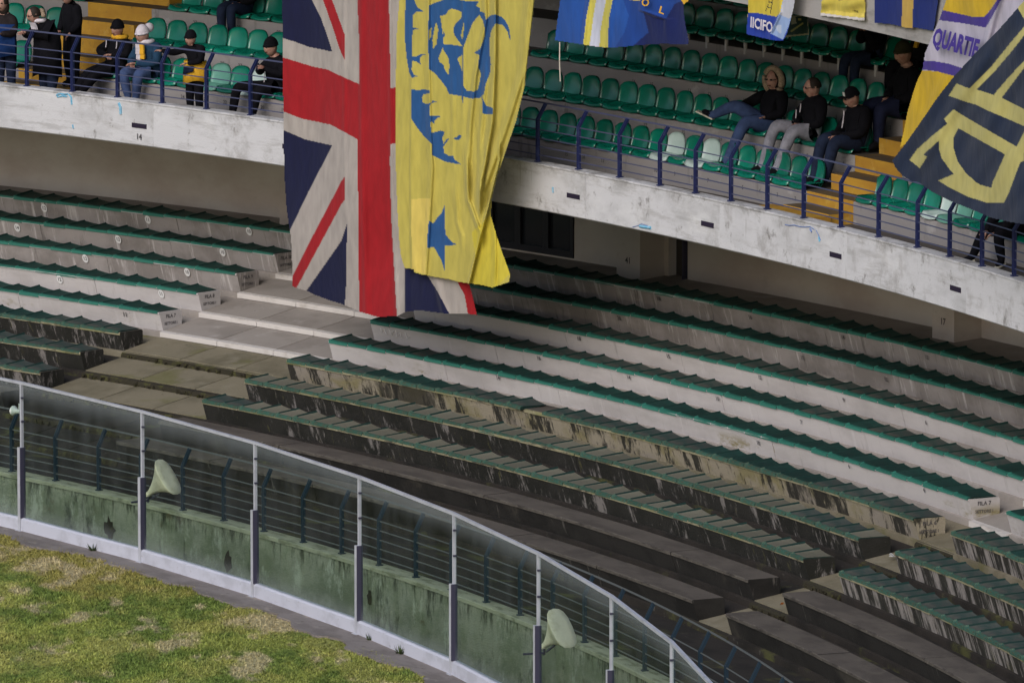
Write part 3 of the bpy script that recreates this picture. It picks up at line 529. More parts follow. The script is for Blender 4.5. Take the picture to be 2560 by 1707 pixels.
stairs(SL0, SL1, 'yellow painted stairs at left behind the standing supporters', 1); stairs(SR0, SR1, 'yellow painted stairs at right between two blocks of green seats', 1)
mb = MB(); mb.ring([(UR-UD*.5-.55, UF+.002), (UR-UD*.5-.55, UF+.17), (UR-UD*.5-.002, UF+.17), (UR-UD*.5-.002, UF+.002)], SR0-.004, SR1+.001, 4); tag(mb.obj('stair_block', M['yellow']), 'low yellow block at the foot of the right stairs beside the railing', 'step')

# ------------------------------------------------------------------ railings with kinked posts
def railing(name, label, R, z0, ths, mpost, mrail, mtop, zt=1.0, kink=.74, lean=.17):
    e = empty(name, P(R, ths[len(ths)//2], z0)); tag(e, label, 'railing')
    for th in ths:
        n, t = Nv(th), Tv(th); mb = MB(); base = P(R, th, z0)
        for s in (-.021, .021):
            o = t*s; w1, d1 = .016, .055
            c = [(base+o), (base+o+Vector((0,0,kink))), (base+o+n*lean+Vector((0,0,zt)))]
            for a, b in zip(c, c[1:]):
                mb.hexa([a-t*w1/2-n*d1/2, a+t*w1/2-n*d1/2, a+t*w1/2+n*d1/2, a-t*w1/2+n*d1/2, b-t*w1/2-n*d1/2, b+t*w1/2-n*d1/2, b+t*w1/2+n*d1/2, b-t*w1/2+n*d1/2])
        mb.box(base+Vector((0,0,.01)), n, t, (0,0,1), .10, .09, .02); mb.box(base+Vector((0,0,kink*.5)), n, t, (0,0,1), .03, .026, kink-.02)
        mb.obj('post', mpost, e)
    hs = [(kink*f, 0) for f in (.17, .365, .56, .765, .97)]; hs.append((zt, lean))
    a, b = ths[0]-.012, ths[-1]+.012
    for i, (h, l) in enumerate(hs):
        r = .011 if i < len(hs)-1 else .016; mb = MB(); rr = R+l+(.0 if i < len(hs)-1 else 0)
        mb.ring([(rr-r, z0+h-r*.7), (rr-r*.2, z0+h+r), (rr+r, z0+h+r*.4), (rr+r*.5, z0+h-r)], a, b, int((b-a)/.01)); mb.obj('rail', mtop if i == len(hs)-1 else mrail, e, smooth=False)
up = [.729+.0183*i for i in range(-4, 6)]+[.8385, .857, .8752, .893, .911, .9275]+[.9455, .9642, .9831, 1.0020, 1.0190, 1.0361, 1.0539, 1.0720, 1.0909, 1.1103, 1.1308, 1.1481, 1.1659, 1.1839, 1.2020, 1.22]
up = [t for t in up if t > .66]
railing('balcony_railing', 'navy steel railing with kinked posts on top of the white balcony parapet', RP+.10, ZP+HP, up, M['navy'], M['rail'], M['rail'])

# ------------------------------------------------------------------ moat wall and its railing
mw = empty('moat_wall', P(RW, 1.0, 0)); tag(mw, 'low mossy green concrete wall along the moat behind the glass screen', 'wall')
a = TA; 
while a < TB-.01:
    b = min(a+.052, TB); mb = MB(); mb.ring([(RW, -1.68), (RW, ZW-.07)], a+.00005, b-.00005, closed=False, uo=a*9); mb.obj('wall_panel', M['moatwall'], mw)
    mb = MB(); mb.ring([(RW-.03, ZW-.07), (RW-.035, ZW-.01), (RW-.02, ZW), (RW+.27, ZW+.004), (RW+.27, ZW-.07)], a+.00006, b-.00006, uo=a*9); mb.obj('coping', M['moatcap'], mw); a = b
def hole(px, py, w_, h_):
    th, z = on_cyl(px, py, RW); mb = MB(); pts = []
    for i in range(14): aa = 2*math.pi*i/14; s = random.uniform(.65, 1.2); pts.append(P(RW-.006, th, z)+Tv(th)*w_*s*math.cos(aa)+Vector((0,0,h_*s*math.sin(aa))))
    mb.quad(pts); mb.obj('drain_hole', M['gap_grime'], mw)
hole(275, 1322, .16, .20); hole(570, 1402, .12, .18); hole(925, 1490, .09, .14)
railing('walkway_railing', 'dark teal railing with kinked posts on the moat wall behind the glass', RW+.12, ZW, [.854+.02165*i for i in range(-6, 24)], M['navy_dull'], M['rail_green'], M['rail_green'], zt=1.05, kink=.76, lean=.15)

# ------------------------------------------------------------------ glass screen
gs = empty('glass_screen', P(RG, 1.1, 0)); tag(gs, 'tall curved glass safety screen with pale steel posts between pitch and stand', 'glass screen')
GT = [.913+.06675*i for i in range(-2, 9)]
for i, th in enumerate(GT):
    n, t = Nv(th), Tv(th); b = P(RG, th, 0); mb = MB(); z = Vector((0,0,1))
    mb.box(b-n*.03+z*.73, t, n, z, .07, .09, 1.46, 0); mb.box(b+t*.046-n*.02+z*(.26+.6), t, n, z, .020, .10, 1.2, 1)
    mb.box(b+z*.025-n*.03, t, n, z, .16, .16, .05, 0)
    mb.obj('lower_post', [M['alu'], M['alu_dark']], gs)
    mb = MB(); mb.box(b+z*(1.46+(HG-1.46)/2-.02), t, n, z, .042, .05, HG-1.50, 0); mb.box(b+z*1.9+t*.03, t, n, z, .03, .06, .03, 1); mb.box(b+z*2.3+t*.03, t, n, z, .03, .06, .03, 1); mb.obj('upper_post', [M['alu'], M['alu_dark']], gs)
    if i+1 < len(GT):
        p0, p1 = P(RG, th, 0), P(RG, GT[i+1], 0); d = (p1-p0); Ld = d.length; d.normalize(); nn = Vector((-d.y, d.x, 0))
        if nn.dot(n) < 0: nn = -nn
        mb = MB(); mb.box((p0+p1)/2+z*(HG-.020), d, nn, z, Ld-.004, .055, .042); mb.obj('top_rail', M['alu'], gs)
        mb = MB(); c = (p0+p1)/2-nn*.05; A0, A1 = p0+d*.04, p1-d*.04
        pr = [(-.06,.03),(-.06,.235),(-.03,.262),(.05,.262),(.05,.03)]
        for q in range(len(pr)-1):
            (xa, za), (xb, zb) = pr[q], pr[q+1]; mb.quad([A0+nn*xa+z*za, A1+nn*xa+z*za, A1+nn*xb+z*zb, A0+nn*xb+z*zb], [(0+i*5,q*.3),(Ld+i*5,q*.3),(Ld+i*5,q*.3+.25),(0+i*5,q*.3+.25)])
        mb.obj('plinth', M['plinth'], gs)
        mb = MB(); u0, u1 = i*6.1, i*6.1+Ld
        A0, A1 = p0+d*.055+nn*.0, p1-d*.03
        for s in (-.005, .005):
            q = [A0+nn*s+z*.262, A1+nn*s+z*.262, A1+nn*s+z*(HG-.05), A0+nn*s+z*(HG-.05)]; mb.quad(q, [(u0,0),(u1,0),(u1,HG-.3),(u0,HG-.3)], 0 if s < 0 else 1)
        mb.obj('glass_panel', [M['glass'], M['glass_in']], gs, weld=False)

def weed(px, py, label):
    R_, th = on_z(px, py, .05); mb = MB(); c = P(R_, th, .04)
    for i in range(40):
        d = Vector((random.uniform(-1,1), random.uniform(-1,1), 0)).normalized(); b = c+d*random.uniform(0, .07); t_ = b+d*random.uniform(.03,.12)+Vector((0,0,random.uniform(.05,.16))); w_ = Vector((-d.y, d.x, 0))*.012; mb.quad([b-w_, b+w_, t_])
    tag(mb.obj('weed', M['weed'], weld=False), label, 'weed')
M['weed'] = mat('dull green weed leaves', (.05,.075,.025), .8, coord='Object')
weed(232, 1374, 'small brown weed tuft by the plinth under the first full glass panel'); weed(928, 1597, 'low weed tuft against the white plinth right of the fourth screen post'); weed(1000, 1632, 'small weed in the crack of the apron near the bottom centre')
# ------------------------------------------------------------------ horn loudspeakers behind the glass
def horn(px, py, label, sc=.53):
    th, z = on_cyl(px, py, RG+.35); o = P(RG+.35, th, z); t, n = Tv(th), Nv(th); zz = Vector((0,0,1))
    e = empty('horn_loudspeaker', o); tag(e, label, 'loudspeaker')
    # axis runs to the right and slightly up and outwards
    ax = (t*.8+n*.35+zz*.60).normalized(); sd_ = (zz-ax*zz.dot(ax)).normalized(); lat = ax.cross(sd_)
    K = 9; n_ = 16; rings = []
    for i in range(K+1):
        f = i/K; c = o+ax*(.86*f)*sc+zz*.10*math.sin(f*1.5)*sc; a = (.075+.20*f+.36*f**2)*sc; b = (.075+.12*f+.22*f**2)*sc
        rings.append([c+sd_*a*math.copysign(abs(math.sin(p))**.75, math.sin(p))+lat*b*math.copysign(abs(math.cos(p))**.75, math.cos(p)) for p in [2*math.pi*j/n_ for j in range(n_)]])
    mb = MB()
    for i in range(K):
        for j in range(n_): mb.quad([rings[i][j], rings[i][(j+1)%n_], rings[i+1][(j+1)%n_], rings[i+1][j]])
    cm = sum(rings[K], Vector())/n_; inner = [[p+(cm-p)*.03+ax*.015*sc for p in rings[K]], [p+(cm-p)*.5+ax*.02*sc for p in rings[K]]]
    for j in range(n_):
        mb.quad([rings[K][j], rings[K][(j+1)%n_], inner[0][(j+1)%n_], inner[0][j]]); mb.quad([inner[0][j], inner[0][(j+1)%n_], inner[1][(j+1)%n_], inner[1][j]])
    mb.quad(inner[1]); mb.quad(rings[0][::-1]); mb.obj('bell', M['horn'], e, smooth=True)
    mb = MB(); mb.tube([o-ax*.14*sc, o-ax*.06*sc, o+ax*.02], [.06*sc,.085*sc,.085*sc], 10); mb.obj('driver', M['horn'], e)
    mb = MB(); mb.box(o-zz*.12+ax*.15, ax, lat, zz, .42*sc, .04, .025); mb.box(o-zz*.06-ax*.02, ax, lat, zz, .03, .03, .16); mb.box(o-n*.17-t*.02-zz*.12, t, n, zz, .03, .34, .03); mb.obj('bracket', M['alu_dark'], e)
horn(373, 1233, 'cream horn loudspeaker behind the second glass panel from the left'); horn(1362, 1612, 'cream horn loudspeaker behind the glass panel near the bottom centre')
def smallhorn():
    th, z = on_cyl(44, 1028, RG+.06); o = P(RG+.06, th, z); t = Tv(th); e = empty('small_megaphone', o); tag(e, 'small white bell shaped lamp fixed to the leftmost screen post', 'lamp')
    mb = MB(); mb.tube([o-t*.12, o-t*.08, o, o+t*.08], [.085,.06,.035,.03], 10); mb.obj('lamp_housing', M['white_paint'], e)
    mb = MB(); mb.tube([o+t*.05, o+t*.05+Vector((0,0,.14))], .014, 6); mb.obj('lamp_arm', M['white_paint'], e)
smallhorn()

# ------------------------------------------------------------------ litter
def litter(px, py, z, label, m, s=.06):
    R, th = on_z(px, py, z); c = P(R, th, z+.02); mb = MB(); pts = [c+Vector((random.uniform(-s,s), random.uniform(-s,s), random.uniform(0,s*.9))) for _ in range(7)]
    for i in range(5): mb.quad([pts[i], pts[i+1], pts[(i+3)%7]]); 
    mb.quad([pts[0], pts[2], pts[4], pts[6]]); tag(mb.obj('litter', M[m], weld=False), label, 'litter')
litter(1877, 1513, rowZ(2)+.05, 'orange scrap of litter on the narrow aisle below the black benches', 'orange', .07)
litter(1955, 1513, rowZ(3)+.03, 'small red orange scrap of litter beside the bare dark bench end', 'orange', .04)
litter(2227, 1397, rowZ(5)+.10, 'crumpled white paper on the narrow aisle beside the striped bench', 'white_paint', .09)
litter(136, 1002, rowZ(2)-.1, 'cream crumpled paper seen through the leftmost glass panels', 'horn', .09)
litter(487, 1008, rowZ(3)+.1, 'tiny white scrap on the mossy steps above the glass screen', 'white_paint', .035)
litter(219, 957, rowZ(4)+.1, 'tiny white scrap left on the dark aisle step', 'white_paint', .03)
litter(2168, 905, rowZ(10)+.1, 'pale scrap of paper lying behind the upper benches', 'white_paint', .04)

# ================================================================== UPPER TIER: third tier beam, seats, banners, people
b3 = empty('upper_balcony', P(64, 1.1, 9.2)); tag(b3, 'grey concrete front beam of the next tier with banners hung on it', 'balcony')
a = TA
while a < TB-.01:
    b = min(a+.0305, TB); mb = MB(); mb.ring([(64.0, 9.205), (64.0, 10.45), (64.28, 10.45), (64.28, 9.205)], a+.00005, b-.00005, 3, uo=a*20); mb.obj('beam_panel', M['beam'], b3); a = b
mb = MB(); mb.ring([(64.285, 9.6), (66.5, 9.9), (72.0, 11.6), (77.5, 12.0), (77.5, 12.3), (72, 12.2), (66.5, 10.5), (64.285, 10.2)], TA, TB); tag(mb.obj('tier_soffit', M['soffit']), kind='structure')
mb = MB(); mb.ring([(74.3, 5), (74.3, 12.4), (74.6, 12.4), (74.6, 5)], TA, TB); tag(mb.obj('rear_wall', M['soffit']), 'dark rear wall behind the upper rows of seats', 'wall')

# ------------------------------------------------------------------ plastic bucket seats
def shell(mb, f, nu, nv, th, mi=0):
    g = [[Vector(f(i/nu, j/nv)) for j in range(nv+1)] for i in range(nu+1)]; nr = [[None]*(nv+1) for _ in range(nu+1)]
    for i in range(nu+1):
        for j in range(nv+1):
            a = g[min(i+1, nu)][j]-g[max(i-1, 0)][j]; b = g[i][min(j+1, nv)]-g[i][max(j-1, 0)]; nr[i][j] = a.cross(b).normalized()*th
    for i in range(nu):
        for j in range(nv):
            for s in (0, 1): mb.quad([g[p][q]+nr[p][q]*s for p, q in ((i,j),(i+1,j),(i+1,j+1),(i,j+1))], mi=mi)
    ed = [(i,0) for i in range(nu)]+[(nu,j) for j in range(nv)]+[(i,nv) for i in range(nu,0,-1)]+[(0,j) for j in range(nv,0,-1)]
    for k in range(len(ed)):
        p, q = ed[k], ed[(k+1)%len(ed)]; mb.quad([g[p[0]][p[1]], g[q[0]][q[1]], g[q[0]][q[1]]+nr[q[0]][q[1]], g[p[0]][p[1]]+nr[p[0]][p[1]]], mi=mi)
def back_f(u, v):      # u across, v up
    W = .262; top = 1-abs(2*u-1)**3.2*.20; x = (2*u-1)*W*(1-.10*v**3)*(1-.10*(1-v)**2); z = .03+.435*v*top
    y = .36+.085*v+.035*math.sin(v*2.6) - .055*(2*u-1)**2*(.6+.4*v); return (x, y, z)
def pan_f(u, v):       # v from front to back
    W = .258; x = (2*u-1)*W*(1-.05*(1-v)); y = -.035+.41*v+.030*(abs(2*u-1)**3)*(1-v)
    z = .085-.040*math.sin(min(1, v*1.15)*math.pi)*(1-(2*u-1)**2)-.075*max(0, (.14-v)/.14)**1.5+.02*(2*u-1)**2; return (x, y, z)
sm = {}
def seat_meshes(mname):
    if mname not in sm:
        a = MB(); shell(a, back_f, 8, 7, -.012); b = MB(); shell(b, pan_f, 8, 7, .012)
        sm[mname] = (a.mesh('backrest', M[mname], True), b.mesh('seat_pan', M[mname], True))
    return sm[mname]
bm_ = MB(); bm_.tube([(0,.02,-.20),(0,.02,.05)], .035, 8); bm_.box((0,.10,.03),(1,0,0),(0,1,0),(0,0,1),.05,.24,.03); bracket_mesh = bm_.mesh('bracket', M['bracket'])
ROWN = {1: 'front row', 2: 'second row', 3: 'third row', 4: 'fourth row', 5: 'fifth row', 6: 'sixth row'}
def ordn(n): return {1:'first',2:'second',3:'third'}.get(n, f'{n}th')
def put_seat(k, th, label, mname='seat', yaw=0.0, fold=False):
    r, z = UR+(k-1)*UD, UZ+(k-1)*UH+(.0 if k != 4 else .10)
    e = empty('stadium_seat', P(r, th, z), -th+yaw); tag(e, label, 'seat', 'plastic seats of the upper tier')
    bk, pn = seat_meshes(mname); o = local('backrest', bk, e); p = local('seat_pan', pn, e)
    if k == 4: local('bracket', bracket_mesh, e)
LEFT0, RIGHT_END = SL1+.0035, SR0-.0035
for k in range(1, 7):
    # block between the two stairs
    base = {1: .9560, 2: .9480, 3: .9560, 4: .952, 5: .949, 6: .955}[k]; i0 = -int((base-LEFT0)/.0079); i1 = int((RIGHT_END-base)/.0079); ths = [base+.0079*i for i in range(i0, i1+1)]
    for j, th in enumerate(ths):
        fromr = len(ths)-j; side = f'{ordn(j+1)} seat right of the left yellow stairs' if th < .87 else f'{ordn(fromr)} seat left of the right yellow stairs'
        mname = 'seat'; col = 'green'
        if k == 1 and (abs(th-.9639) < .0035 or abs(th-.9797) < .0035 or abs(th-.7921) < .0035): mname, col = 'seat_pale', 'bleached whitish'
        if k == 1 and abs(th-.7763) < .0035: mname, col = 'seat_old', 'faded pale green'
        if k >= 3 and .80 < th < .872: continue     # wholly behind the big hanging flags
        if k >= 5 and th < .86: continue
        put_seat(k, th, f'{col} plastic seat, {ROWN[k]}, {side}', mname, random.uniform(-.03, .03))
    for j in range(18 if k == 1 else 12):
        th = SR1+.0045+.0079*j; col = 'green'; mname = 'seat'
        if k == 1 and j in (4, 5): mname, col = ('seat_pale', 'bleached whitish') if j == 4 else ('seat_old', 'faded pale green')
        if k > 1 and j > 5: continue
        put_seat(k, th, f'{col} plastic seat, {ROWN[k]}, {ordn(j+1)} seat right of the right yellow stairs', mname, random.uniform(-.03, .03))
    if k <= 3:
        for j in range(5): put_seat(k, SL0-.0045-.0079*j, f'green plastic seat, {ROWN[k]}, {ordn(j+1)} seat left of the left yellow stairs')
# stencilled numbers on the upper risers
nums = empty('riser_numbers', P(UR, .95, UZ)); tag(nums, 'small black seat numbers stencilled on the upper tier risers', 'lettering')
for k in (1, 2, 3):
    r, z = UR+(k-1)*UD, UZ+(k-1)*UH
    for i, th in enumerate([.742+.0079*j for j in range(0, 11)]+[.916+.0079*j for j in range(0, 15)]):
        if (i*7+k*3) % 5 == 0: continue
        put_text('seat_number', str((27-i) if k != 2 else (31-i)), .10, P(r-.006, th+random.uniform(-.0006,.0006), z-.17), Tv(th), (0,0,1), M['black_ink'], nums)

# ------------------------------------------------------------------ banners
def inpoly(x, y, poly):
    r = np.zeros(x.shape, dtype=bool); n = len(poly); j = n-1
    for i in range(n):
        xi, yi = poly[i]; xj, yj = poly[j]
        if yi != yj: c = ((yi > y) != (yj > y)) & (x < (xj-xi)*(y-yi)/(yj-yi)+xi); r ^= c
        j = i
    return r
def cyl_np(x, y, R):
    a = (x-1280)/CAM_F; b = -(y-853.5)/CAM_F; c, s = math.cos(CAM_PITCH), math.sin(CAM_PITCH)
    dx, dy, dz = a, c+b*s, -s+b*c; ox, oy = -CX, -CY; A = dx**2+dy**2; B_ = 2*(ox*dx+oy*dy); C = ox*ox+oy*oy-R*R
    t = (-B_+np.sqrt(B_*B_-4*A*C))/2/A; return dx*t, dy*t, CAM_H+dz*t
def fold_disp(x, y, folds):
    d = np.zeros_like(x)
    for pts, wl, wr, amp in folds:
        ys = np.array([p[1] for p in pts], float); xs = np.array([p[0] for p in pts], float); xl = np.interp(y, ys, xs); u = x-xl
        fade = sstep(ys[0]-70, ys[0]+20, y)*(1-sstep(ys[-1]-20, ys[-1]+70, y)); d += amp*fade*np.where(u < 0, sstep(-wl, 0, u), 1-sstep(0, wr, u))
    return d
def smooth_poly(p, it=1): return p
def banner(name, label, cat, outline, R, base, polys, folds=(), wave=None, step=2.0, parent=None, lean=0.0, kind=None):
    xs = [p[0] for p in outline]; ys = [p[1] for p in outline]; x = np.arange(min(xs)-step, max(xs)+2*step, step); y = np.arange(min(ys)-step, max(ys)+2*step, step)
    X, Y = np.meshgrid(x, y); X = X.astype(float); Y = Y.astype(float); col = np.tile(np.array(base, float), X.shape+(1,))
    for poly, c in polys: col[inpoly(X, Y, poly)] = c
    d = fold_disp(X, Y, folds)
    if wave is not None: d = d+wave(X, Y)
    Rr = R-d-lean*(Y-min(ys))/140; wx, wy, wz = cyl_np(X, Y, Rr)
    nr, nc = X.shape; i = np.arange(nr-1)[:, None]*nc+np.arange(nc-1)[None]; q = np.stack([i, i+1, i+nc+1, i+nc], -1).reshape(-1, 4)
    cx = (X[:-1, :-1]+step/2).ravel(); cy = (Y[:-1, :-1]+step/2).ravel(); q = q[inpoly(cx, cy, outline)]
    used = np.unique(q); mp = -np.ones(nr*nc, dtype=int); mp[used] = np.arange(len(used)); q = mp[q]; co = np.stack([wx, wy, wz], -1).reshape(-1, 3)[used]
    me = bpy.data.meshes.new(name); me.vertices.add(len(used)); me.vertices.foreach_set('co', co.astype(np.float32).ravel()); n = len(q)
    me.loops.add(n*4); me.loops.foreach_set('vertex_index', q.ravel().astype(np.int32)); me.polygons.add(n); me.polygons.foreach_set('loop_start', np.arange(n, dtype=np.int32)*4); me.polygons.foreach_set('use_smooth', np.ones(n, dtype=bool)); me.update()
    set_print(me, col.reshape(-1, 3)[used]); o = link(name, me, parent, M['fabric']); 
    if label: tag(o, label, cat)
    return o
def banner_text(body, pos, ex, ey, R, m, parent, bold=0, name='lettering'):
    """pos: picture point of the text centre; ex, ey: picture vectors of one em along and up"""
    me = text_mesh(body, 1.0, bold or .02); n = len(me.vertices); co = np.zeros(n*3, dtype=np.float32); me.vertices.foreach_get('co', co); co = co.reshape(-1, 3)
    x = pos[0]+co[:, 0]*ex[0]+co[:, 1]*ey[0]; y = pos[1]+co[:, 0]*ex[1]+co[:, 1]*ey[1]; wx, wy, wz = cyl_np(x, y, R); me.vertices.foreach_set('co', np.stack([wx, wy, wz], -1).astype(np.float32).ravel()); me.update()
    return link(name, me, parent, m)
q2 = lambda *l: [(680+x/3.267, y/3.267) for x, y in l]
qA = lambda *l: [(x/2.756, 400+y/2.756) for x, y in l]
qB = lambda *l: [(853+x/2.756, 400+y/2.756) for x, y in l]
q3 = lambda *l: [(1300+x/3.672, y/3.672) for x, y in l]
q4 = lambda *l: [(1880+x/3.459, y/3.459) for x, y in l]
BEIGE = (.40,.36,.335); RED = (.34,.010,.016); NAVY = (.008,.010,.045); YEL = (.53,.45,.095); BLU = (.022,.095,.27)
top = lambda pts, h=45: pts
uj_out = [(705,-50),(707,150),(709,330),(711,440)]+qA((1975,340),(2005,540),(2012,700),(2015,870),(2045,882),(2110,900))+[(790,738),(828,752)]+qB((0,990),(130,1045),(250,1080),(385,1075),(445,1045),(540,1035),(640,1048),(745,1060),(880,1060),(935,1067),(905,940),(880,850))+[(1175,600),(1150,300),(1150,-50)]
uj = [(q2((80,-160),(260,-160),(325,0),(400,150),(450,290),(493,425),(300,385),(190,345),(80,310),(60,100)), NAVY),
    (q2((350,-160),(430,-160),(490,0),(545,150),(595,290),(595,495),(555,410),(500,240),(455,110),(415,0)), RED),
    (q2((690,-160),(950,-160),(955,0),(965,500),(970,725),(1100,690),(1100,1150),(965,1180),(960,1568),(700,1568),(700,1140),(600,1085),(480,1020),(360,995),(240,970),(60,900),(60,462),(85,470),(330,545),(450,570),(600,640),(715,690),(710,300)), RED),
    (qB((115,-10),(335,-10),(345,400),(365,760),(385,1100),(128,1100),(118,700)), RED),
    ([(700,324),(709,326),(763,349),(831,364),(771,480),(727,572),(700,600)], NAVY),
    ([(853,454),(862,441),(862,500),(853,512),(745,713),(738,722),(722,712),(732,690),(738,678),(760,632)], RED), 
    ([(867.5,560),(853,603),(766,727),(790,740),(862,765),(866,700)], NAVY),
    (qB((440,700),(560,740),(660,900),(750,1068),(640,1080),(440,1080)), NAVY), (qB((795,830),(960,830),(950,1100),(880,1100),(850,930)), RED)]
uj_wave = lambda x, y: .06*np.sin(x/47+y/310)+.02*np.sin(x/21-y/190)+.03*np.sin(y/85+x/60)*sstep(0,500,y)+.10*sstep(600, 760, y)*np.sin(x/70)
banner('hanging_flag', 'long red white and blue crossed flag hanging at centre left, lowest banner of all', 'flag', uj_out, 63.72, BEIGE, uj, [([(902,-50),(905,400),(915,780)], 10, 16, .035), ([(860,0),(862,500)], 8, 8, .02), ([(975,0),(978,400),(992,780)], 9, 9, .03), ([(1014,690),(1014,790)], 5, 14, .05), ([(1090,700),(1110,790)], 10, 20, .05)], uj_wave)
yl_out = q2((1060,-160),(1040,0),(1020,250),(1010,700),(1012,1300))+qB((375,0),(385,300),(400,560),(410,650),(425,710),(440,745),(500,752),(505,775),(560,790),(580,792),(640,805),(740,820),(800,838),(880,850),(960,860),(1040,878),(1100,860),(1155,840),(1165,790),(1110,640),(1070,520),(1030,380),(1040,250),(1060,180),(1105,0))+q2((1800,1568),(1900,1260),(1990,1000),(2065,700),(2110,300),(2145,0),(2160,-160))
S4 = q2((1280,50),(1330,25),(1380,10),(1460,-30),(1540,5),(1610,15),(1690,12),(1665,50),(1700,70),(1702,95),(1738,110),(1745,165),(1780,130),(1820,120),(1870,138),(1900,165),(1930,215),(1942,262),(1948,335),(1938,315),(1925,265),(1900,225),(1880,205),(1825,195),(1800,235),(1785,270),(1775,350),(1780,460),(1788,530),(1780,600),(1745,690),(1730,770),(1700,800),(1640,808),(1600,800),(1560,790),(1500,778),(1445,768),(1425,720),(1380,660),(1330,600),(1280,565),(1275,300))
yl = [(q2((1095,-40),(1160,-40),(1165,10),(1185,60),(1245,100),(1180,100),(1152,125),(1150,225),(1200,238),(1150,248),(1142,350),(1145,465),(1180,462),(1220,442),(1272,442),(1225,455),(1208,480),(1214,530),(1180,505),(1148,498),(1138,570),(1160,615),(1210,630),(1165,628),(1145,640),(1120,590),(1100,480),(1086,330),(1083,180)), BLU),
    (q2((1140,732),(1200,738),(1240,730),(1285,740),(1285,765),(1240,770),(1225,800),(1228,835),(1260,852),(1300,840),(1310,822),(1350,832),(1300,845),(1288,870),(1290,950),(1340,948),(1388,952),(1350,965),(1330,985),(1325,1018),(1305,990),(1295,1000),(1300,1085),(1340,1080),(1375,1068),(1412,1078),(1390,1130),(1402,1175),(1425,1140),(1450,1130),(1425,1165),(1400,1200),(1405,1250),(1440,1272),(1478,1272),(1492,1305),(1548,1345),(1500,1338),(1415,1322),(1310,1270),(1305,1180),(1250,1125),(1190,1050),(1138,970)), BLU),
    (q2((1478,1132),(1510,1120),(1530,1102),(1552,1110),(1530,1140),(1500,1142)), BLU), (S4, BLU),
    (q2((1372,130),(1400,128),(1425,118),(1440,85),(1470,73),(1500,80),(1550,100),(1545,150),(1500,195),(1480,240),(1490,290),(1530,345),(1557,382),(1500,372),(1440,365),(1395,362),(1400,310),(1385,210)), YEL),
    (q2((1695,125),(1720,165),(1738,230),(1735,310),(1700,400),(1650,435),(1690,450),(1688,560),(1705,600),(1700,660),(1680,735),(1650,750),(1590,742),(1560,700),(1560,400),(1600,290),(1640,185)), YEL),
    (q2((1395,390),(1375,440),(1358,480),(1370,510),(1400,530),(1410,570),(1440,615),(1450,540),(1440,470),(1405,420)), YEL), (q2((1340,180),(1358,240),(1345,360),(1312,407),(1310,330),(1322,260)), YEL), (q2((1305,225),(1300,300),(1280,330),(1280,250)), YEL),
    (q2((1513,480),(1555,452),(1558,600),(1545,560)), YEL), (q2((1568,180),(1565,260),(1555,330),(1543,290)), YEL), (q2((1400,260),(1415,285),(1402,310)), BLU),
    (q2((1712,780),(1730,830),(1750,865),(1805,885),(1800,938),(1720,930),(1718,850)), BLU), (q2((1545,785),(1562,785),(1560,848)), BLU),
    (qB((712,315),(715,430),(718,515),(745,545),(775,575),(802,578),(760,590),(716,592),(712,765),(690,690),(640,600),(588,607),(600,415),(635,437),(660,400),(690,370)), BLU),
    (qB((480,270),(618,262),(597,480),(580,790),(490,760)), (.70,.55,.13)), (qB((900,500),(985,420),(1035,370),(1170,780),(1040,900),(885,840),(930,700)), (.60,.50,.05))]
yl_f = [(q2((1280,-100),(1278,300),(1285,700),(1300,1250))+qB((628,50),(604,500),(583,790)), 14, 6, .05), (q2((1135,600),(1132,1200))+qB((478,100),(480,500),(490,770)), 4, 26, .055),
    (q2((1735,-100),(1745,160),(1660,620),(1620,1000),(1590,1568)), 10, 10, .07), (q2((1825,-100),(1822,500),(1800,1000),(1700,1568)), 18, 5, .11), (q2((1740,640),(1700,1100),(1690,1568)), 8, 12, .07), (q2((2110,-100),(2050,600),(1890,1100),(1720,1568)), 20, 12, .08), (q2((2145,-100),(2105,300),(2060,700),(1980,1050),(1850,1400)), 6, 4, .05),
    (qB((1090,0),(1010,330),(960,520),(915,700),(878,860)), 5, 5, .12), (qB((860,0),(880,280),(930,420),(960,500)), 10, 8, .08), (qB((1000,0),(960,140),(955,300)), 7, 7, .06), (qB((790,240),(800,420),(830,520)), 10, 10, .04), (qB((1060,480),(1065,640),(1060,800)), 14, 5, .05), (q2((1560,-100),(1565,400),(1558,800)), 5, 9, .03), (q2((1480,600),(1478,1200)), 9, 9, .03)]
banner('hanging_banner', 'long yellow banner with a blue dog head and blue star overlapping the crossed flag', 'banner', yl_out, 63.52, YEL, yl, yl_f, lambda x, y: .02*np.sin(x/33+y/260)+.012*np.sin(x/11+y/90)+.12*sstep(560, 720, y)*sstep(1120, 1270, x))

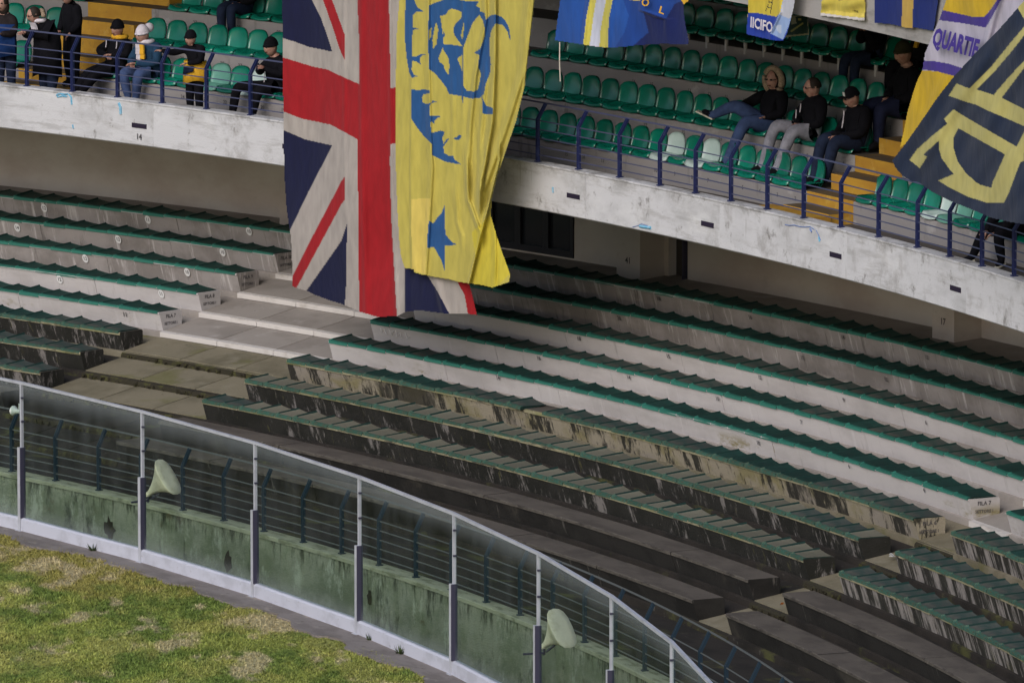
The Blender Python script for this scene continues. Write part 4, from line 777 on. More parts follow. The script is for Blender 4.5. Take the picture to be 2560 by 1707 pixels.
BL2 = (.018,.085,.36); 
o = banner('hanging_banner', 'royal blue banner with yellow and white stripe hanging right of the yellow banner', 'banner', q3((372,-200),(370,0),(345,180),(320,372),(440,390),(580,412),(700,430),(805,441),(950,432),(1100,416),(1300,405),(1545,408),(1548,380),(1520,240),(1500,100),(1500,-200)), 63.7, BL2,
    [(q3((880,-200),(1600,-200),(1600,500),(830,500),(960,300),(1000,150)), (.012,.055,.27)), (q3((1130,100),(1340,175),(1420,40),(1520,0),(1600,500),(950,500),(1180,300)), (.008,.016,.10)), (q3((660,-200),(640,0),(610,150),(595,280),(578,416),(808,444),(805,350),(820,150),(850,0),(870,-200)), (.62,.55,.10)), (q3((715,-200),(700,0),(670,180),(655,300),(638,425),(730,436),(735,300),(760,150),(790,0),(800,-200)), (.58,.60,.72)),
    (q3((985,-60),(1110,-60),(1105,12),(1060,10),(985,-4)), (.7,.55,.15))],
    [(q3((640,-100),(610,150),(580,410)), 10, 10, .05), (q3((1110,100),(1260,160),(1340,180)), 8, 30, .05), (q3((850,-100),(800,420)), 8, 14, .05)], lambda x, y: .06*np.sin(x/40+y/160)+.03*np.sin(x/17-y/50), parent=None)
banner_text('O', (1300+1150/3.672, 8), (24, 5), (6, -26), 63.58, M['c_yellow'], o); banner_text('L', (1300+1300/3.672, 27), (28, 10), (7, -24), 63.58, M['c_yellow'], o)
banner('hanging_banner', 'small golden scrap of banner at the top edge right of the blue banner', 'banner', q3((1480,-60),(1575,-60),(1545,10),(1503,42),(1480,8)), 63.66, (.70,.40,.03), [])
mb = MB(); a_, z_ = on_cyl(1300+365/3.672, 390/3.672, 63.7); b_, z2_ = on_cyl(1300+370/3.672, 750/3.672, 63.7); mb.tube([P(63.7, a_, z_), P(63.69, (a_+b_)/2, (z_+z2_)/2), P(63.7, b_, z2_)], .010, 5); tag(mb.obj('cord', M['rope']), 'pale cord dangling from the corner of the royal blue banner', 'cord')
o = banner('hanging_banner', 'yellow and blue banner with white letters, right corner folded over', 'banner', q3((2110,-200),(2098,0),(2092,118),(2085,200),(2080,316),(2200,345),(2350,378))+q4((170,345),(225,356),(268,352),(300,300),(330,190),(355,90),(372,0),(375,-200)), 63.75, (.62,.48,.05),
    [(q3((2092,118),(2180,122),(2352,158))+q4((240,115),(400,100),(400,400),(0,400))+q3((2060,400)), (.012,.045,.36)), (q4((245,105),(268,0),(270,-200),(400,-200),(380,0),(330,200),(268,345),(160,292),(200,200)), (.30,.42,.70)), (q4((275,0),(275,-200),(400,-200),(380,0),(350,140),(320,165),(240,130)), (.52,.53,.60)), (q4((200,225),(255,215),(250,300),(215,265)), (.50,.58,.75))]+[([(1860+a/11.76, b/11.76) for a, b in l], (.02,.02,.02)) for l in ([(835,-30),(860,-30),(788,410),(762,405)], [(735,60),(832,70),(828,100),(730,88)], [(735,0),(752,0),(728,140),(690,225),(640,355),(620,348),(680,205),(712,135)], [(690,205),(808,230),(803,262),(682,232)])],
    [(q4((240,115),(190,230),(160,290)), 6, 8, .05)], lambda x, y: .03*np.sin(x/22+y/60))
banner_text('IICIFO', (1903.5, 64), (20.5, 5.4), (1.5, -36), 63.68, M['c_white'], o, .03)
o = banner('hanging_banner', 'small dark green flag with gold border tied behind the lettered banner', 'banner', q4((300,148),(480,128),(492,302),(275,326)), 64.45, (.014,.04,.025), [(q4((296,140),(482,120),(483,136),(296,156)), (.35,.30,.16)), (q4((476,128),(482,128),(494,302),(486,302)), (.3,.26,.14)), (q4((272,312),(490,290),(494,304),(272,330)), (.35,.30,.16)), (q4((330,140),(375,140),(385,205),(340,215)), (.42,.36,.22)), (q4((330,270),(440,195),(445,208),(340,282)), (.38,.32,.08)), (q4((400,160),(425,160),(425,180),(400,180)), (.4,.33,.08))], [], lambda x, y: .02*np.sin(x/9), step=1.3)
o = banner('hanging_banner', 'shiny yellow banner with white hem on the concrete beam', 'banner', q4((612,-200),(605,0),(598,70),(593,136),(780,158),(970,184),(975,140),(980,60),(975,0),(975,-200)), 63.95, (.62,.50,.08), [(q4((590,112),(780,140),(985,160),(985,200),(590,150)), (.66,.62,.60)), (q4((600,112),(700,90),(830,110),(900,118),(970,112),(975,150),(780,140)), (.78,.62,.12)), (q4((735,-20),(790,-20),(780,5),(750,8)), (.02,.03,.06))], [], lambda x, y: .02*np.sin(x/13+y/9)+.015*np.sin(y/6))
banner_text('1906', (1880+893/3.459, 29), (7.5, 1.2), (0, -8), 63.9, M['c_black'], o)
o = banner('hanging_banner', 'dark blue banner with yellow centre stripe on the concrete beam', 'banner', q4((1070,-200),(1062,0),(1060,198),(1200,212),(1295,232),(1300,238),(1385,250),(1395,240),(1400,238),(1500,258),(1570,268),(1610,0),(1620,-200)), 63.93, (.008,.022,.16), [(q4((1305,-200),(1300,0),(1292,240),(1390,250),(1393,0),(1395,-200)), (.55,.36,.08))], [], lambda x, y: .015*np.sin(x/15+y/60))
PUR = (.06,.035,.26)
o = banner('waving_flag', 'yellow white and purple striped flag with purple lettering, partly behind the dark blue flag', 'flag', q4((1690,-200),(1680,0),(1650,88),(1620,170),(1570,280),(1535,370),(1498,460),(1485,530),(1475,605),(1430,700),(1395,800),(1350,950),(1320,1100),(1280,1275),(1400,1200),(1600,900),(1830,640),(2100,330),(2420,0),(2500,-200)), 63.6, (.50,.47,.58),
    [(q4((1600,-200),(2250,-200),(2120,0),(2060,90),(2005,152),(1900,147),(1760,115),(1600,80)), (.60,.40,.025)), (q4((1600,80),(1760,115),(1900,147),(2008,152),(2060,90),(2120,0),(2220,-200),(2300,-200),(2150,10),(2080,140),(2022,242),(1830,205),(1580,172)), PUR), (q4((1440,525),(1560,528),(1700,552),(1815,590),(1950,600),(1700,760),(1600,620),(1440,600)), PUR), (q4((1440,608),(1600,620),(1745,658),(1900,700),(1600,1100),(1250,1400),(1200,1250)), (.58,.38,.02))],
    [(q4((2150,-100),(2090,120),(2030,350)), 12, 20, .10), (q4((1700,650),(1500,1000)), 20, 20, .03)], lambda x, y: .05*np.sin((x+y)/60)+.015*np.sin(x/12-y/40))
banner_text('QUARTIE', (1880+1760/3.459, 110), (27.0, 7.5), (14, -60), 63.49, mat('purple print', PUR, .8, coord='Object'), o, .045)
NV = (.014,.024,.055); LY = (.50,.45,.16)
o = banner('waving_flag', 'big dark blue flag with pale yellow letters waving at the right edge', 'flag', q4((2500,-200),(2352,10),(2150,240),(1960,430),(1745,665),(1600,850),(1450,1070),(1330,1240),(1213,1390),(1240,1450),(1300,1520),(1380,1568))+[(2297,455),(2330,480),(2370,500),(2425,522),(2480,545),(2530,556),(2600,566),(2700,575),(2700,-60)], 63.3, NV,
    [(q4((2292,60),(2420,-60),(2420,200),(2352,165),(2320,110)), LY), (q4((2420,130),(2352,235),(2230,380),(2060,590),(1878,772),(1935,785),(2080,640),(2250,440),(2352,310),(2440,200)), LY), (q4((2420,420),(2352,530),(2220,670),(2090,822),(2158,850),(2300,660),(2420,500)), LY),
    (q4((1770,722),(1840,755),(1990,790),(2160,848),(2352,945),(2500,1010),(2500,1150),(2352,1092),(2200,1025),(2050,962),(1930,905),(1850,882),(1702,830)), LY),
    (q4((1745,948),(1800,985),(1960,1080),(2235,1240),(2352,1302),(2352,1390),(2330,1400),(2195,1340),(1990,1225),(1785,1110),(1745,1190),(1745,1290),(1780,1400),(1850,1500),(1930,1568),(1800,1568),(1720,1480),(1640,1370),(1615,1280),(1620,1215),(1590,1240),(1480,1340),(1515,1355),(1450,1455),(1362,1385),(1430,1290),(1560,1175),(1690,1070),(1660,1030)), LY),
    ([(2346,452),(2375,470),(2420,492),(2470,508),(2509,508),(2523,480),(2545,420),(2575,350),(2620,300),(2600,250),(2540,370),(2512,388),(2482,455),(2479,470),(2450,462),(2415,440),(2402,428)], LY)],
    [(q4((2000,500),(1700,1000),(1500,1400)), 30, 40, .05), (q4((2352,300),(2100,900),(1900,1500)), 40, 50, .05)], lambda x, y: .06*np.sin((x*.8+y*.5)/70)+.03*np.sin(x/23-y/60)+.01*np.sin(x/9+y/14))

# ------------------------------------------------------------------ people
def head_mesh(mb, c, f, s, look=(0, 0)):
    s = s*1.14
    """ellipsoid head with brow, nose, chin and ears; c centre, f facing direction"""
    z = Vector((0,0,1)); f = (f+z*look[1]).normalized(); l = z.cross(f).normalized(); u = f.cross(l)
    nu, nv = 16, 12; g = []
    for j in range(nv+1):
        ph = math.pi*j/nv-math.pi/2; row = []
        for i in range(nu):
            th = 2*math.pi*i/nu; x, y, zz = math.cos(ph)*math.cos(th), math.cos(ph)*math.sin(th), math.sin(ph)
            sx, sy, sz = .098, .076, .122; fr = max(0, x)
            if zz < 0: sy *= 1-.28*zz*zz; sx *= 1-.10*zz*zz
            px = x*sx; 
            if x > .9 and abs(zz+.05) < .3 and abs(y) < .35: px += .022*(1-abs(zz+.12)*2.2)
            if x > .8 and .15 < zz < .3: px += .005
            row.append(c+f*px*s+l*y*sy*s+u*zz*sz*s)
        g.append(row)
    for j in range(nv):
        for i in range(nu): mb.quad([g[j][i], g[j][(i+1)%nu], g[j+1][(i+1)%nu], g[j+1][i]], mi=0)
    for sg in (-1, 1):
        e = c+l*sg*.076*s-f*.005*s; mb.quad([e-f*.02*s-u*.025*s, e+f*.012*s-u*.02*s, e+f*.014*s+u*.02*s+l*sg*.006, e-f*.02*s+u*.03*s+l*sg*.018], mi=0)
        e = c+l*sg*.032*s+f*.094*s+u*.018*s; mb.box(e, l, f, u, .034*s, .010*s, .015*s, 4)  # dark eye boxes, enlarged to carry the eye socket shade
    mb.box(c+f*.092*s-u*.055*s, l, f, u, .042*s, .012*s, .008*s, 5)
    return f, l, u
def hand_mesh(mb, wr, d, side, s):
    """palm, four unequal curled fingers and a thumb"""
    d = d.normalized(); up = Vector((0,0,1)); lt = d.cross(up); lt = lt.normalized() if lt.length > .1 else Vector((1,0,0)); nn = lt.cross(d)
    c = wr+d*.045*s; mb.box(c, d, lt, nn, .09*s, .08*s, .03*s, 0)
    for i, L_ in enumerate((.065, .078, .072, .055)):
        b = wr+d*.088*s+lt*(-.03+.02*i)*s; k1 = b+d*L_*.5*s-nn*.008*s; mb.tube([b-d*.01*s, k1, k1+d*L_*.35*s-nn*.03*s], [.010*s,.009*s,.007*s], 5, 0)
    b = wr+d*.03*s-lt*.038*s*side; mb.tube([b, b+d*.03*s-lt*.028*s*side, b+d*.065*s-lt*.03*s*side], [.013*s,.011*s,.008*s], 5, 0)
def person(label, R, th, z, J, mats, yaw=0.0, s=1.0, hat=None, extras=(), look=(0.0, 0.0), bulk=1.0):
    """J: joints in metres, (forward, left, up) from the point of support; mats: jacket, trousers, shoe"""
    ang = math.atan2(-math.cos(th), -math.sin(th))+yaw; root = empty('person', P(R, th, z)); tag(root, label, 'person')
    f = Vector((math.cos(ang), math.sin(ang), 0)); l = Vector((-f.y, f.x, 0)); up = Vector((0,0,1)); O = root.location
    W = {k: f*v[0]*s+l*v[1]*s+up*v[2]*s for k, v in J.items()}       # relative to the root
    order = ['pelvis','belly','chest','neck','headb','shL','elL','wrL','shR','elR','wrR','hipL','knL','anL','toL','hipR','knR','anR','toR']
    W['headb'] = W['neck'].lerp(W['head'], .55)
    rad = dict(pelvis=.145, belly=.148, chest=.160, neck=.075, headb=.055, shL=.085, shR=.085, elL=.070, elR=.070, wrL=.046, wrR=.046, hipL=.115, hipR=.115, knL=.088, knR=.088, anL=.062, anR=.062, toL=.036, toR=.036)
    edges = [('pelvis','belly'),('belly','chest'),('chest','neck'),('neck','headb'),('chest','shL'),('shL','elL'),('elL','wrL'),('chest','shR'),('shR','elR'),('elR','wrR'),('pelvis','hipL'),('hipL','knL'),('knL','anL'),('anL','toL'),('pelvis','hipR'),('hipR','knR'),('knR','anR'),('anR','toR')]
    me = bpy.data.meshes.new('skel'); me.from_pydata([W[k] for k in order], [(order.index(a), order.index(b)) for a, b in edges], [])
    o = bpy.data.objects.new('skel', me); COL.objects.link(o); md = o.modifiers.new('skin', 'SKIN'); sv = me.skin_vertices[0].data
    for i, k in enumerate(order):
        r = rad[k]*s*(bulk if k not in ('headb','toL','toR','anL','anR') else 1); sv[i].radius = (r, r*(.82 if k in ('pelvis','belly','chest') else 1)); sv[i].use_root = (k == 'pelvis')
    ss = o.modifiers.new('sub', 'SUBSURF'); ss.levels = 2; ss.render_levels = 2; dg = bpy.context.evaluated_depsgraph_get(); bme = bpy.data.meshes.new_from_object(o.evaluated_get(dg)); bpy.data.objects.remove(o)
    mb = MB(); vs = [v.co.copy() for v in bme.vertices]
    segm = {('neck','headb'): 0, ('chest','neck'): 1, ('pelvis','belly'): 1, ('belly','chest'): 1, ('chest','shL'): 1, ('shL','elL'): 1, ('elL','wrL'): 1, ('chest','shR'): 1, ('shR','elR'): 1, ('elR','wrR'): 1, ('pelvis','hipL'): 2, ('pelvis','hipR'): 2, ('hipL','knL'): 2, ('knL','anL'): 2, ('hipR','knR'): 2, ('knR','anR'): 2, ('anL','toL'): 3, ('anR','toR'): 3}
    def cls(p):
        best = (9, 1)
        for (a, b), m_ in segm.items():
            A, Bv = W[a], W[b]; d = Bv-A; t = max(0, min(1, (p-A).dot(d)/max(1e-9, d.length_squared))); dist = (p-(A+d*t)).length-rad[a]*s*(1-t)-rad[b]*s*t
            if dist < best[0]: best = (dist, m_)
        return best[1]
    for p in bme.polygons: mb.quad([vs[i] for i in p.vertices], mi=cls(p.center))
    hd = W['head']; hf = (f*math.cos(look[0])+l*math.sin(look[0])); hf, hl, hu = head_mesh(mb, hd, hf, s, look)
    hand_mesh(mb, W['wrL'], W['wrL']-W['elL'], 1, s); hand_mesh(mb, W['wrR'], W['wrR']-W['elR'], -1, s)
    bpy.data.meshes.remove(bme)
    body = local('body', mb.mesh('body', [M['skin'], M[mats[0]], M[mats[1]], M[mats[2]], M['hair'], M['shoe_brown']], True), root)
    def ell(name, c, rx, ry, rz, m, lo=-1.0, tilt=None):
        rx, ry, rz = rx*1.13, ry*1.13, rz*1.13; c = hd+(c-hd)*1.13
        g = MB(); nu, nv = 14, 9
        for j in range(nv):
            for i in range(nu):
                q = []
                for (jj, ii) in ((j,i),(j,i+1),(j+1,i+1),(j+1,i)):
                    ph = math.asin(lo)+(math.pi/2-math.asin(lo))*jj/nv; t_ = 2*math.pi*ii/nu; q.append(c+hf*rx*math.cos(ph)*math.cos(t_)+hl*ry*math.cos(ph)*math.sin(t_)+hu*rz*math.sin(ph))
                g.quad(q)
        return local(name, g.mesh(name, M[m], True), root)
    if hat == 'hair': ell('hair', hd+hu*.012*s-hf*.022*s, .103*s, .086*s, .125*s, 'hair', lo=-.05); 
    elif hat == 'longhair': ell('hair', hd+hu*.01*s-hf*.02*s, .108*s, .092*s, .125*s, 'hair', lo=-.1); ell('hair', hd-hu*.06*s-hf*.05*s, .085*s, .09*s, .14*s, 'hair')
    elif hat == 'cap':
        ell('cap', hd+hu*.02*s-hf*.012*s, .108*s, .088*s, .125*s, 'c_black', lo=.0); g = MB(); c = hd+hf*.12*s+hu*.045*s; g.box(c, hf, hl, hu-hf*.2, .11*s, .14*s, .014*s); local('cap_brim', g.mesh('cap_brim', M['c_black']), root)
        g = MB(); g.box(hd+hf*.100*s+hu*.085*s+hl*.01, hf, hl, hu, .012, .055*s, .055*s); local('cap_badge', g.mesh('cap_badge', M['white_paint']), root)
    elif hat in ('c_black', 'c_olive', 'c_white'):
        ell('beanie', hd+hu*.022*s-hf*.008*s, .112*s, .092*s, .135*s, hat, lo=.02)
        g = MB(); g.tube([hd+hu*.035*s+(hf*.112*math.cos(t_)+hl*.092*math.sin(t_))*s for t_ in [2*math.pi*i/16 for i in range(17)]], .020*s, 6); local('beanie_cuff', g.mesh('beanie_cuff', M[hat], True), root)
        if hat == 'c_white': ell('beanie_tip', hd+hu*.08*s-hf*.13*s, .08*s, .06*s, .07*s, 'c_white')
    elif hat == 'furhood':
        ell('hair', hd+hu*.012*s-hf*.02*s, .10*s, .084*s, .122*s, 'hair', lo=.05); g = MB()
        g.tube([hd-hf*.01*s+(hl*math.sin(t_)*.138+hu*(math.cos(t_)*.168-.01))*s for t_ in [2*math.pi*i/20*.80-math.pi*.80 for i in range(21)]], .048*s, 8); local('fur_trim', g.mesh('fur_trim', M['fur'], True), root)
        ell('hood', hd-hf*.07*s-hu*.02*s, .115*s, .125*s, .155*s, mats[0])
    elif hat == 'furback': ell('hair', hd+hu*.012*s-hf*.025*s, .105*s, .088*s, .125*s, 'hair', lo=-.3); g = MB(); g.tube([hd-hf*.13*s-hu*.06*s+(hl*math.cos(t_)*.13+hf*math.sin(t_)*-.04)*s+hu*.10*math.sin(t_)*s for t_ in [math.pi*i/10 for i in range(11)]], .04*s, 8); local('fur_trim', g.mesh('fur_trim', M['fur'], True), root)
    nk = W['neck']; 
    for ex in extras:
        if ex == 'glasses' or ex == 'sunglasses':
            g = MB()
            for sg in (-1, 1): g.box(hd+hf*.108*s+hl*sg*.034*s+hu*.018*s, hl, hf, hu, .052*s, .008*s, (.030 if ex == 'sunglasses' else .026)*s); g.box(hd+hf*.06*s+hl*sg*.078*s+hu*.018*s, hf, hl, hu, .10*s, .006*s, .008*s)
            g.box(hd+hf*.112*s+hu*.02*s, hl, hf, hu, .02*s, .006*s, .008*s); local('glasses', g.mesh('glasses', M['frame']), root)
        elif ex[0] == 'scarf':      # ring round the neck and hanging ends in bands
            g = MB(); c0 = nk+up*.035*s; cols = ex[1]
            g.tube([c0+(f*.105*math.cos(t_)+l*.115*math.sin(t_))*s for t_ in [2*math.pi*i/14 for i in range(15)]], .038*s, 7); local('scarf', g.mesh('scarf', M[cols[0]], True), root)
            for sg, Ln in zip((-1, 1), ex[2]):
                p = nk+f*.14*s+l*sg*.045*s; n_ = max(1, int(Ln/.07)); dn = (W['belly']+f*.19*s-(nk+f*.14*s)).normalized()
                for i in range(n_):
                    g = MB(); a0 = p+dn*Ln*s*i/n_; a1 = p+dn*Ln*s*(i+1)/n_; o_ = f*.02*math.sin(i*1.1)
                    g.hexa([a0-l*.045*s-f*.012, a0+l*.045*s-f*.012, a0+l*.045*s+f*.02, a0-l*.045*s+f*.02, a1-l*.045*s-f*.012+o_, a1+l*.045*s-f*.012+o_, a1+l*.045*s+f*.02+o_, a1-l*.045*s+f*.02+o_]); local('scarf_band', g.mesh('scarf_band', M[cols[(i*3+(sg > 0)) % len(cols)]]), root)
        elif ex[0] == 'stripe':     # piping or cord on the jacket front
            g = MB(); c = nk.lerp(W['belly'], ex[3] if len(ex) > 3 else .25)+f*.165*s*bulk+l*ex[1]*s; g.tube([c, c-up*.07*s+f*.014+l*.01, c-up*ex[2]*s+f*.02], .008*s, 5); local('piping', g.mesh('piping', M['c_white']), root)
        elif ex[0] == 'drape':      # flag cloth wrapped round the hips
            for (cc, z0, z1, a0, a1, rr) in ex[1]:
                g = MB(); n_ = 12
                for i in range(n_):
                    t0_, t1_ = a0+(a1-a0)*i/n_, a0+(a1-a0)*(i+1)/n_; q = []
                    for (t_, zz, rf) in ((t0_, z0+.05*math.sin(t0_*2), 1.12), (t1_, z0+.05*math.sin(t1_*2), 1.12), (t1_, z1, 1), (t0_, z1, 1)): q.append(up*zz*s+(f*math.cos(t_)*rr*.85+l*math.sin(t_)*rr)*s*rf+W['pelvis']*0)
                    g.quad(q)
                ob = local('flag_wrap', g.mesh('flag_wrap', M[cc], True), root); sd_ = ob.modifiers.new('s', 'SOLIDIFY'); sd_.thickness = .015
        elif ex[0] == 'sole':
            for k_ in ex[1]:
                a_, b_ = W['an'+k_], W['to'+k_]; d = (b_-a_).normalized(); side_ = d.cross(up).normalized() if abs(d.z) < .95 else l; dn = side_.cross(d).normalized(); dn = dn if dn.z < 0 or abs(d.z) > .6 else -dn
                g = MB(); g.box((a_+b_)/2+d*.015*s+dn*.036*s, d, side_, dn, (b_-a_).length+.10*s, .09*s, .022*s); local('shoe_sole', g.mesh('shoe_sole', M['shoe_white']), root)
        elif ex == 'phone': g = MB(); c = (W['wrL']+W['wrR'])/2+f*.09*s+up*.03*s; g.box(c, f, l, up, .012, .07, .13); local('phone', g.mesh('phone', M['frame']), root)
    return root
def sit(**k):
    J = dict(pelvis=(0,0,.12), belly=(-.03,0,.28), chest=(-.06,0,.44), neck=(-.05,0,.60), head=(.0,0,.75), shL=(-.06,.17,.52), shR=(-.06,-.17,.52), elL=(.02,.25,.28), elR=(.02,-.25,.28), wrL=(.22,.10,.22), wrR=(.22,-.10,.22),
        hipL=(.03,.10,.10), hipR=(.03,-.10,.10), knL=(.46,.15,.14), knR=(.46,-.15,.14), anL=(.50,.15,-.32), anR=(.50,-.15,-.32), toL=(.66,.17,-.37), toR=(.66,-.17,-.37)); J.update(k); return J
def stand(**k):
    J = dict(pelvis=(0,0,.96), belly=(0,0,1.10), chest=(.02,0,1.28), neck=(.04,0,1.46), head=(.10,0,1.61), shL=(.02,.18,1.38), shR=(.02,-.18,1.38), elL=(.18,.24,1.18), elR=(.18,-.24,1.18), wrL=(.40,.10,1.20), wrR=(.40,-.10,1.20),
        hipL=(0,.10,.92), hipR=(0,-.10,.92), knL=(.03,.11,.50), knR=(.03,-.11,.50), anL=(0,.12,.08), anR=(0,-.12,.08), toL=(.15,.14,.03), toR=(.15,-.14,.03)); J.update(k); return J
def seatpos(px, py, k, dy=.20): R = UR+(k-1)*UD+dy; th, _ = on_cyl(px, py, R); return R, th, UZ+(k-1)*UH+.055
def walkpos(px, R=65.05): th, _ = on_cyl(px, 150, R); return R, th, UF
person('standing supporter at the far left edge in a dark brown coat beside the scarf wearer', *walkpos(15), stand(head=(.12,.0,1.70), neck=(.04,0,1.52), chest=(.0,0,1.32)), ('c_coat', 'c_darkdenim', 'shoe_brown'), yaw=.3, s=1.04, hat='longhair', extras=[('drape', [('c_blue', .75, 1.35, -.2, 1.0, .30)])], bulk=1.12)
person('woman in black coat and long white scarf leaning on the railing', *walkpos(118, 65.15), stand(pelvis=(-.10,0,.95), belly=(-.06,0,1.10), chest=(.06,0,1.29), neck=(.16,0,1.45), head=(.28,0,1.58), shL=(.05,.18,1.40), shR=(.05,-.18,1.40), elL=(.18,.24,1.24), elR=(.22,-.20,1.20), wrL=(.42,-.02,1.28), wrR=(.44,-.08,1.25), hipL=(-.10,.10,.92), hipR=(-.10,-.10,.92), knL=(-.04,.13,.5), knR=(-.02,-.13,.5)),
    ('c_black', 'c_darkdenim', 'c_black'), yaw=-.25, s=1.03, hat='furback', look=(-.2,-.25), extras=['sunglasses', ('scarf', ['c_white','c_white','c_navy'], (.66, .34)), ('drape', [('c_black', .50, 1.25, -2.9, 2.9, .27)])], bulk=1.4)
person('supporter in black standing behind the woman with the white scarf', *walkpos(182, 65.98)[:2], UF+.195, stand(elL=(.02,.27,1.14), elR=(.04,-.27,1.14), wrL=(.16,.20,.98), wrR=(.16,-.20,.98)), ('c_black', 'c_black', 'c_black'), s=1.05, hat='c_black', bulk=1.2, yaw=-.3)
person('man in black with black and yellow scarf slouching beside the left yellow stairs', *seatpos(283, 165, 1), sit(chest=(-.14,0,.42), neck=(-.16,0,.58), head=(-.10,0,.74), belly=(-.08,0,.26), shL=(-.15,.19,.50), shR=(-.15,-.19,.50), elL=(-.0,.33,.36), elR=(-.02,-.36,.36), wrL=(.10,.06,.34), wrR=(.10,-.06,.32), knL=(.48,.10,.08), knR=(.50,-.08,.06), anL=(.86,.06,-.24), anR=(.90,-.06,-.26), toL=(1.0,.08,-.20), toR=(1.04,-.08,-.22)),
    ('c_black', 'c_black', 'c_black'), s=1.12, hat='c_black', extras=[('scarf', ['c_yellow','c_black'], (.0, .0)), ('stripe', .12, .12, .05), ('stripe', -.12, .12, .05)], bulk=1.15, look=(.0,.0))
person('man in white floppy hat and striped scarf sitting with his hands together', *seatpos(372, 180, 1), sit(chest=(.02,0,.44), neck=(.06,0,.58), head=(.14,0,.72), shL=(.0,.20,.52), shR=(.0,-.19,.52), elL=(.10,.28,.28), elR=(.14,-.26,.28), wrL=(.34,.04,.28), wrR=(.34,-.04,.26), knL=(.42,.18,.14), knR=(.44,-.16,.14), anL=(.36,.06,-.30), anR=(.40,-.06,-.30), toL=(.50,.08,-.36), toR=(.54,-.08,-.36)),
    ('c_teal', 'c_denim', 'shoe_brown'), s=1.14, hat='c_white', extras=[('scarf', ['c_white','c_yellow','c_black'], (.42, .24))], bulk=1.15, look=(-.15,-.15))
person('boy in black beanie with a yellow flag wrapped round his waist', *walkpos(488, 65.12), stand(pelvis=(-.06,0,.93), belly=(-.04,0,1.08), chest=(.03,0,1.25), neck=(.08,0,1.42), head=(.13,0,1.56), elR=(.22,-.34,1.28), wrR=(.26,-.60,1.30), shR=(.03,-.18,1.36), elL=(.12,.24,1.16), wrL=(.30,.06,1.12)), ('c_black', 'c_black', 'c_black'), s=.97, yaw=.1, hat='c_black', look=(-.1,-.05),
    extras=[('drape', [('c_yellow', .74, 1.14, -2.6, 2.6, .225), ('c_navy', .92, 1.06, -.4, .5, .262)])], bulk=1.0)
person('man in black tracksuit and beanie holding a phone beside the crossed flag', *seatpos(684, 215, 1), sit(elL=(.10,.30,.34), elR=(.06,-.28,.34), wrL=(.26,.06,.46), wrR=(.26,-.04,.44), knL=(.44,.10,.12), knR=(.46,-.36,.14), anL=(.50,.02,-.34), anR=(.52,-.42,-.34), toL=(.62,-.04,-.38), toR=(.66,-.44,-.38), head=(.06,0,.76)), ('c_black', 'c_black', 'c_black'), s=1.14, hat='c_black', extras=['phone', ('stripe', -.05, .22, .7)], bulk=1.1, look=(-.2,-.1))
person('person in jeans and brown shoes on the third row, cut off by the frame', *seatpos(612, 30, 3), sit(knL=(.45,.10,.16), knR=(.46,-.12,.16), anL=(.40,.10,-.36), anR=(.44,-.10,-.36), toL=(.54,.04,-.42), toR=(.62,-.14,-.42)), ('c_black', 'c_darkdenim', 'shoe_brown'), s=1.08, hat='hair', bulk=1.15)
person('man in fur trimmed hood and glasses with one leg crossed over, in blue jeans', *seatpos(1920, 300, 2, .22), sit(belly=(-.05,0,.27), chest=(-.10,0,.42), neck=(-.10,0,.58), head=(-.07,.02,.72), shL=(-.10,.20,.50), shR=(-.10,-.20,.50), elL=(-.02,.30,.28), elR=(.06,-.34,.38), wrL=(.16,.16,.24), wrR=(.28,-.30,.34), knR=(.40,-.22,.38), anR=(.52,-.60,.20), toR=(.60,-.74,.26), hipR=(.04,-.10,.14), knL=(.44,.08,.20), anL=(.62,-.14,-.42), toL=(.80,-.20,-.46)),
    ('c_black', 'c_denim', 'c_black'), s=1.24, hat='furhood', look=(.35,-.05), extras=['glasses', ('sole', 'LR')], bulk=1.15)
person('young man with glasses in black jacket and baggy light grey trousers', *seatpos(2028, 330, 2, .22), sit(elL=(.04,.28,.26), elR=(.04,-.30,.28), wrL=(.20,.08,.22), wrR=(.20,-.06,.24), knL=(.42,.16,.20), knR=(.44,-.24,.24), anL=(.62,.06,-.36), anR=(.60,-.34,-.38), toL=(.78,.06,-.42), toR=(.76,-.38,-.42), chest=(-.08,0,.43), head=(-.01,0,.73)), ('c_black', 'c_grey', 'c_black'), s=1.22, hat='hair', extras=['glasses', ('stripe', -.04, .12), ('stripe', -.14, .20, .55), ('sole', 'LR')], bulk=1.18, look=(-.25,-.05))
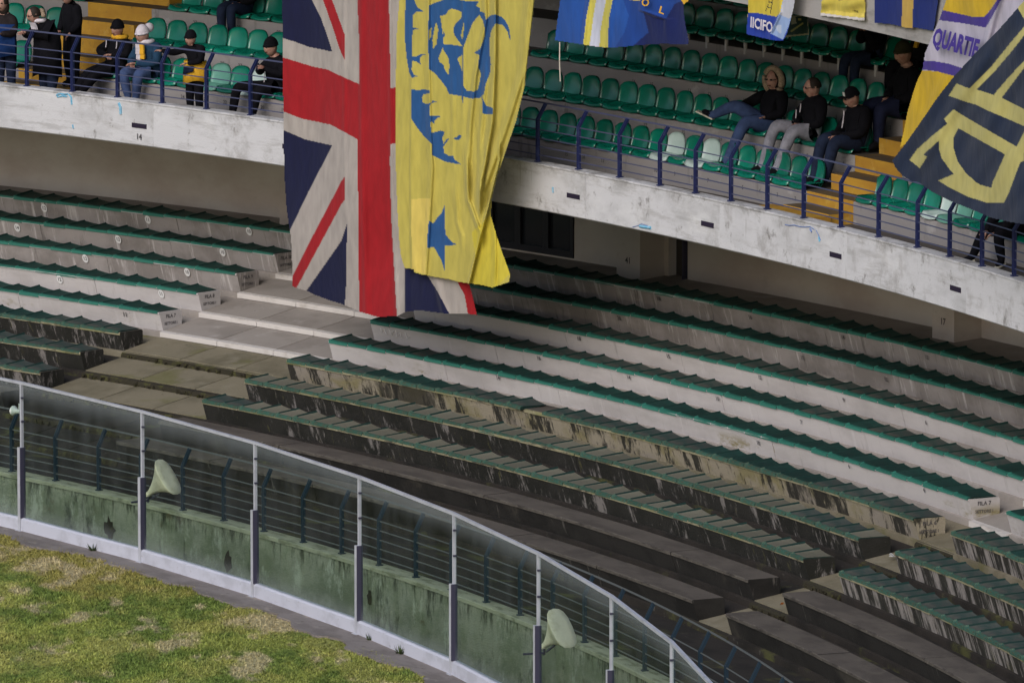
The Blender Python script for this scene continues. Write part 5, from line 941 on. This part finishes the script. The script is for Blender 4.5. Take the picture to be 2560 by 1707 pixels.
person('man in black cap with white badge and sunglasses, hands in his lap', *seatpos(2140, 362, 2, .22), sit(chest=(-.02,0,.44), neck=(.02,0,.59), head=(.08,0,.72), elL=(.06,.26,.26), elR=(.10,-.24,.24), wrL=(.30,.04,.20), wrR=(.32,-.04,.20), knL=(.44,.12,.16), knR=(.46,-.14,.18), anL=(.56,.08,-.38), anR=(.62,-.12,-.38), toL=(.72,.06,-.43), toR=(.78,-.14,-.43)), ('c_black', 'c_darkdenim', 'c_black'), s=1.22, hat='cap', extras=['sunglasses', ('stripe', .02, .18, .1), ('stripe', -.05, .1, .6), ('sole', 'R')], bulk=1.2, look=(-.2,-.25))
person('big man in dark coat and knitted hat in the third row by the stairs', *seatpos(2262, 262, 3, .22), sit(head=(.03,0,.78), knL=(.48,.14,.12), knR=(.48,-.16,.14), elL=(.04,.28,.26), wrL=(.22,.10,.20)), ('c_black', 'c_navy', 'c_black'), s=1.32, hat='c_olive', bulk=1.3, look=(-.1,-.1))
person('shadowed person in the fourth row raising both hands to the face', *seatpos(2185, 190, 4, .2), sit(elL=(.16,.20,.36), elR=(.16,-.20,.36), wrL=(.20,.05,.56), wrR=(.20,-.05,.56)), ('c_black', 'c_darkdenim', 'c_black'), s=1.1, hat='hair', bulk=1.15)
person('shadowed supporter in black on the fourth row beneath the beam near the striped flag', *seatpos(2305, 215, 4, .2), sit(), ('c_black', 'c_black', 'c_black'), s=1.15, hat='hair', bulk=1.25, extras=[('scarf', ['c_yellow','c_black'], (.2, .2))])
person('crouching supporter in black behind the railing at the right edge, mostly hidden', *seatpos(2545, 600, 1, .12), sit(chest=(.12,0,.40), neck=(.20,0,.50), head=(.30,0,.60), belly=(.04,0,.27), knL=(.44,.18,.10), knR=(.46,-.20,.12), anL=(.40,.24,-.32), anR=(.62,-.30,-.32), toL=(.52,.28,-.36), toR=(.76,-.36,-.36), shL=(.12,.18,.46), shR=(.12,-.18,.46), elL=(.30,.24,.22), elR=(.32,-.24,.22), wrL=(.46,.10,.10), wrR=(.48,-.12,.10)), ('c_black', 'c_black', 'c_black'), s=1.08, hat='hair', bulk=1.15, extras=[('sole', 'LR')])
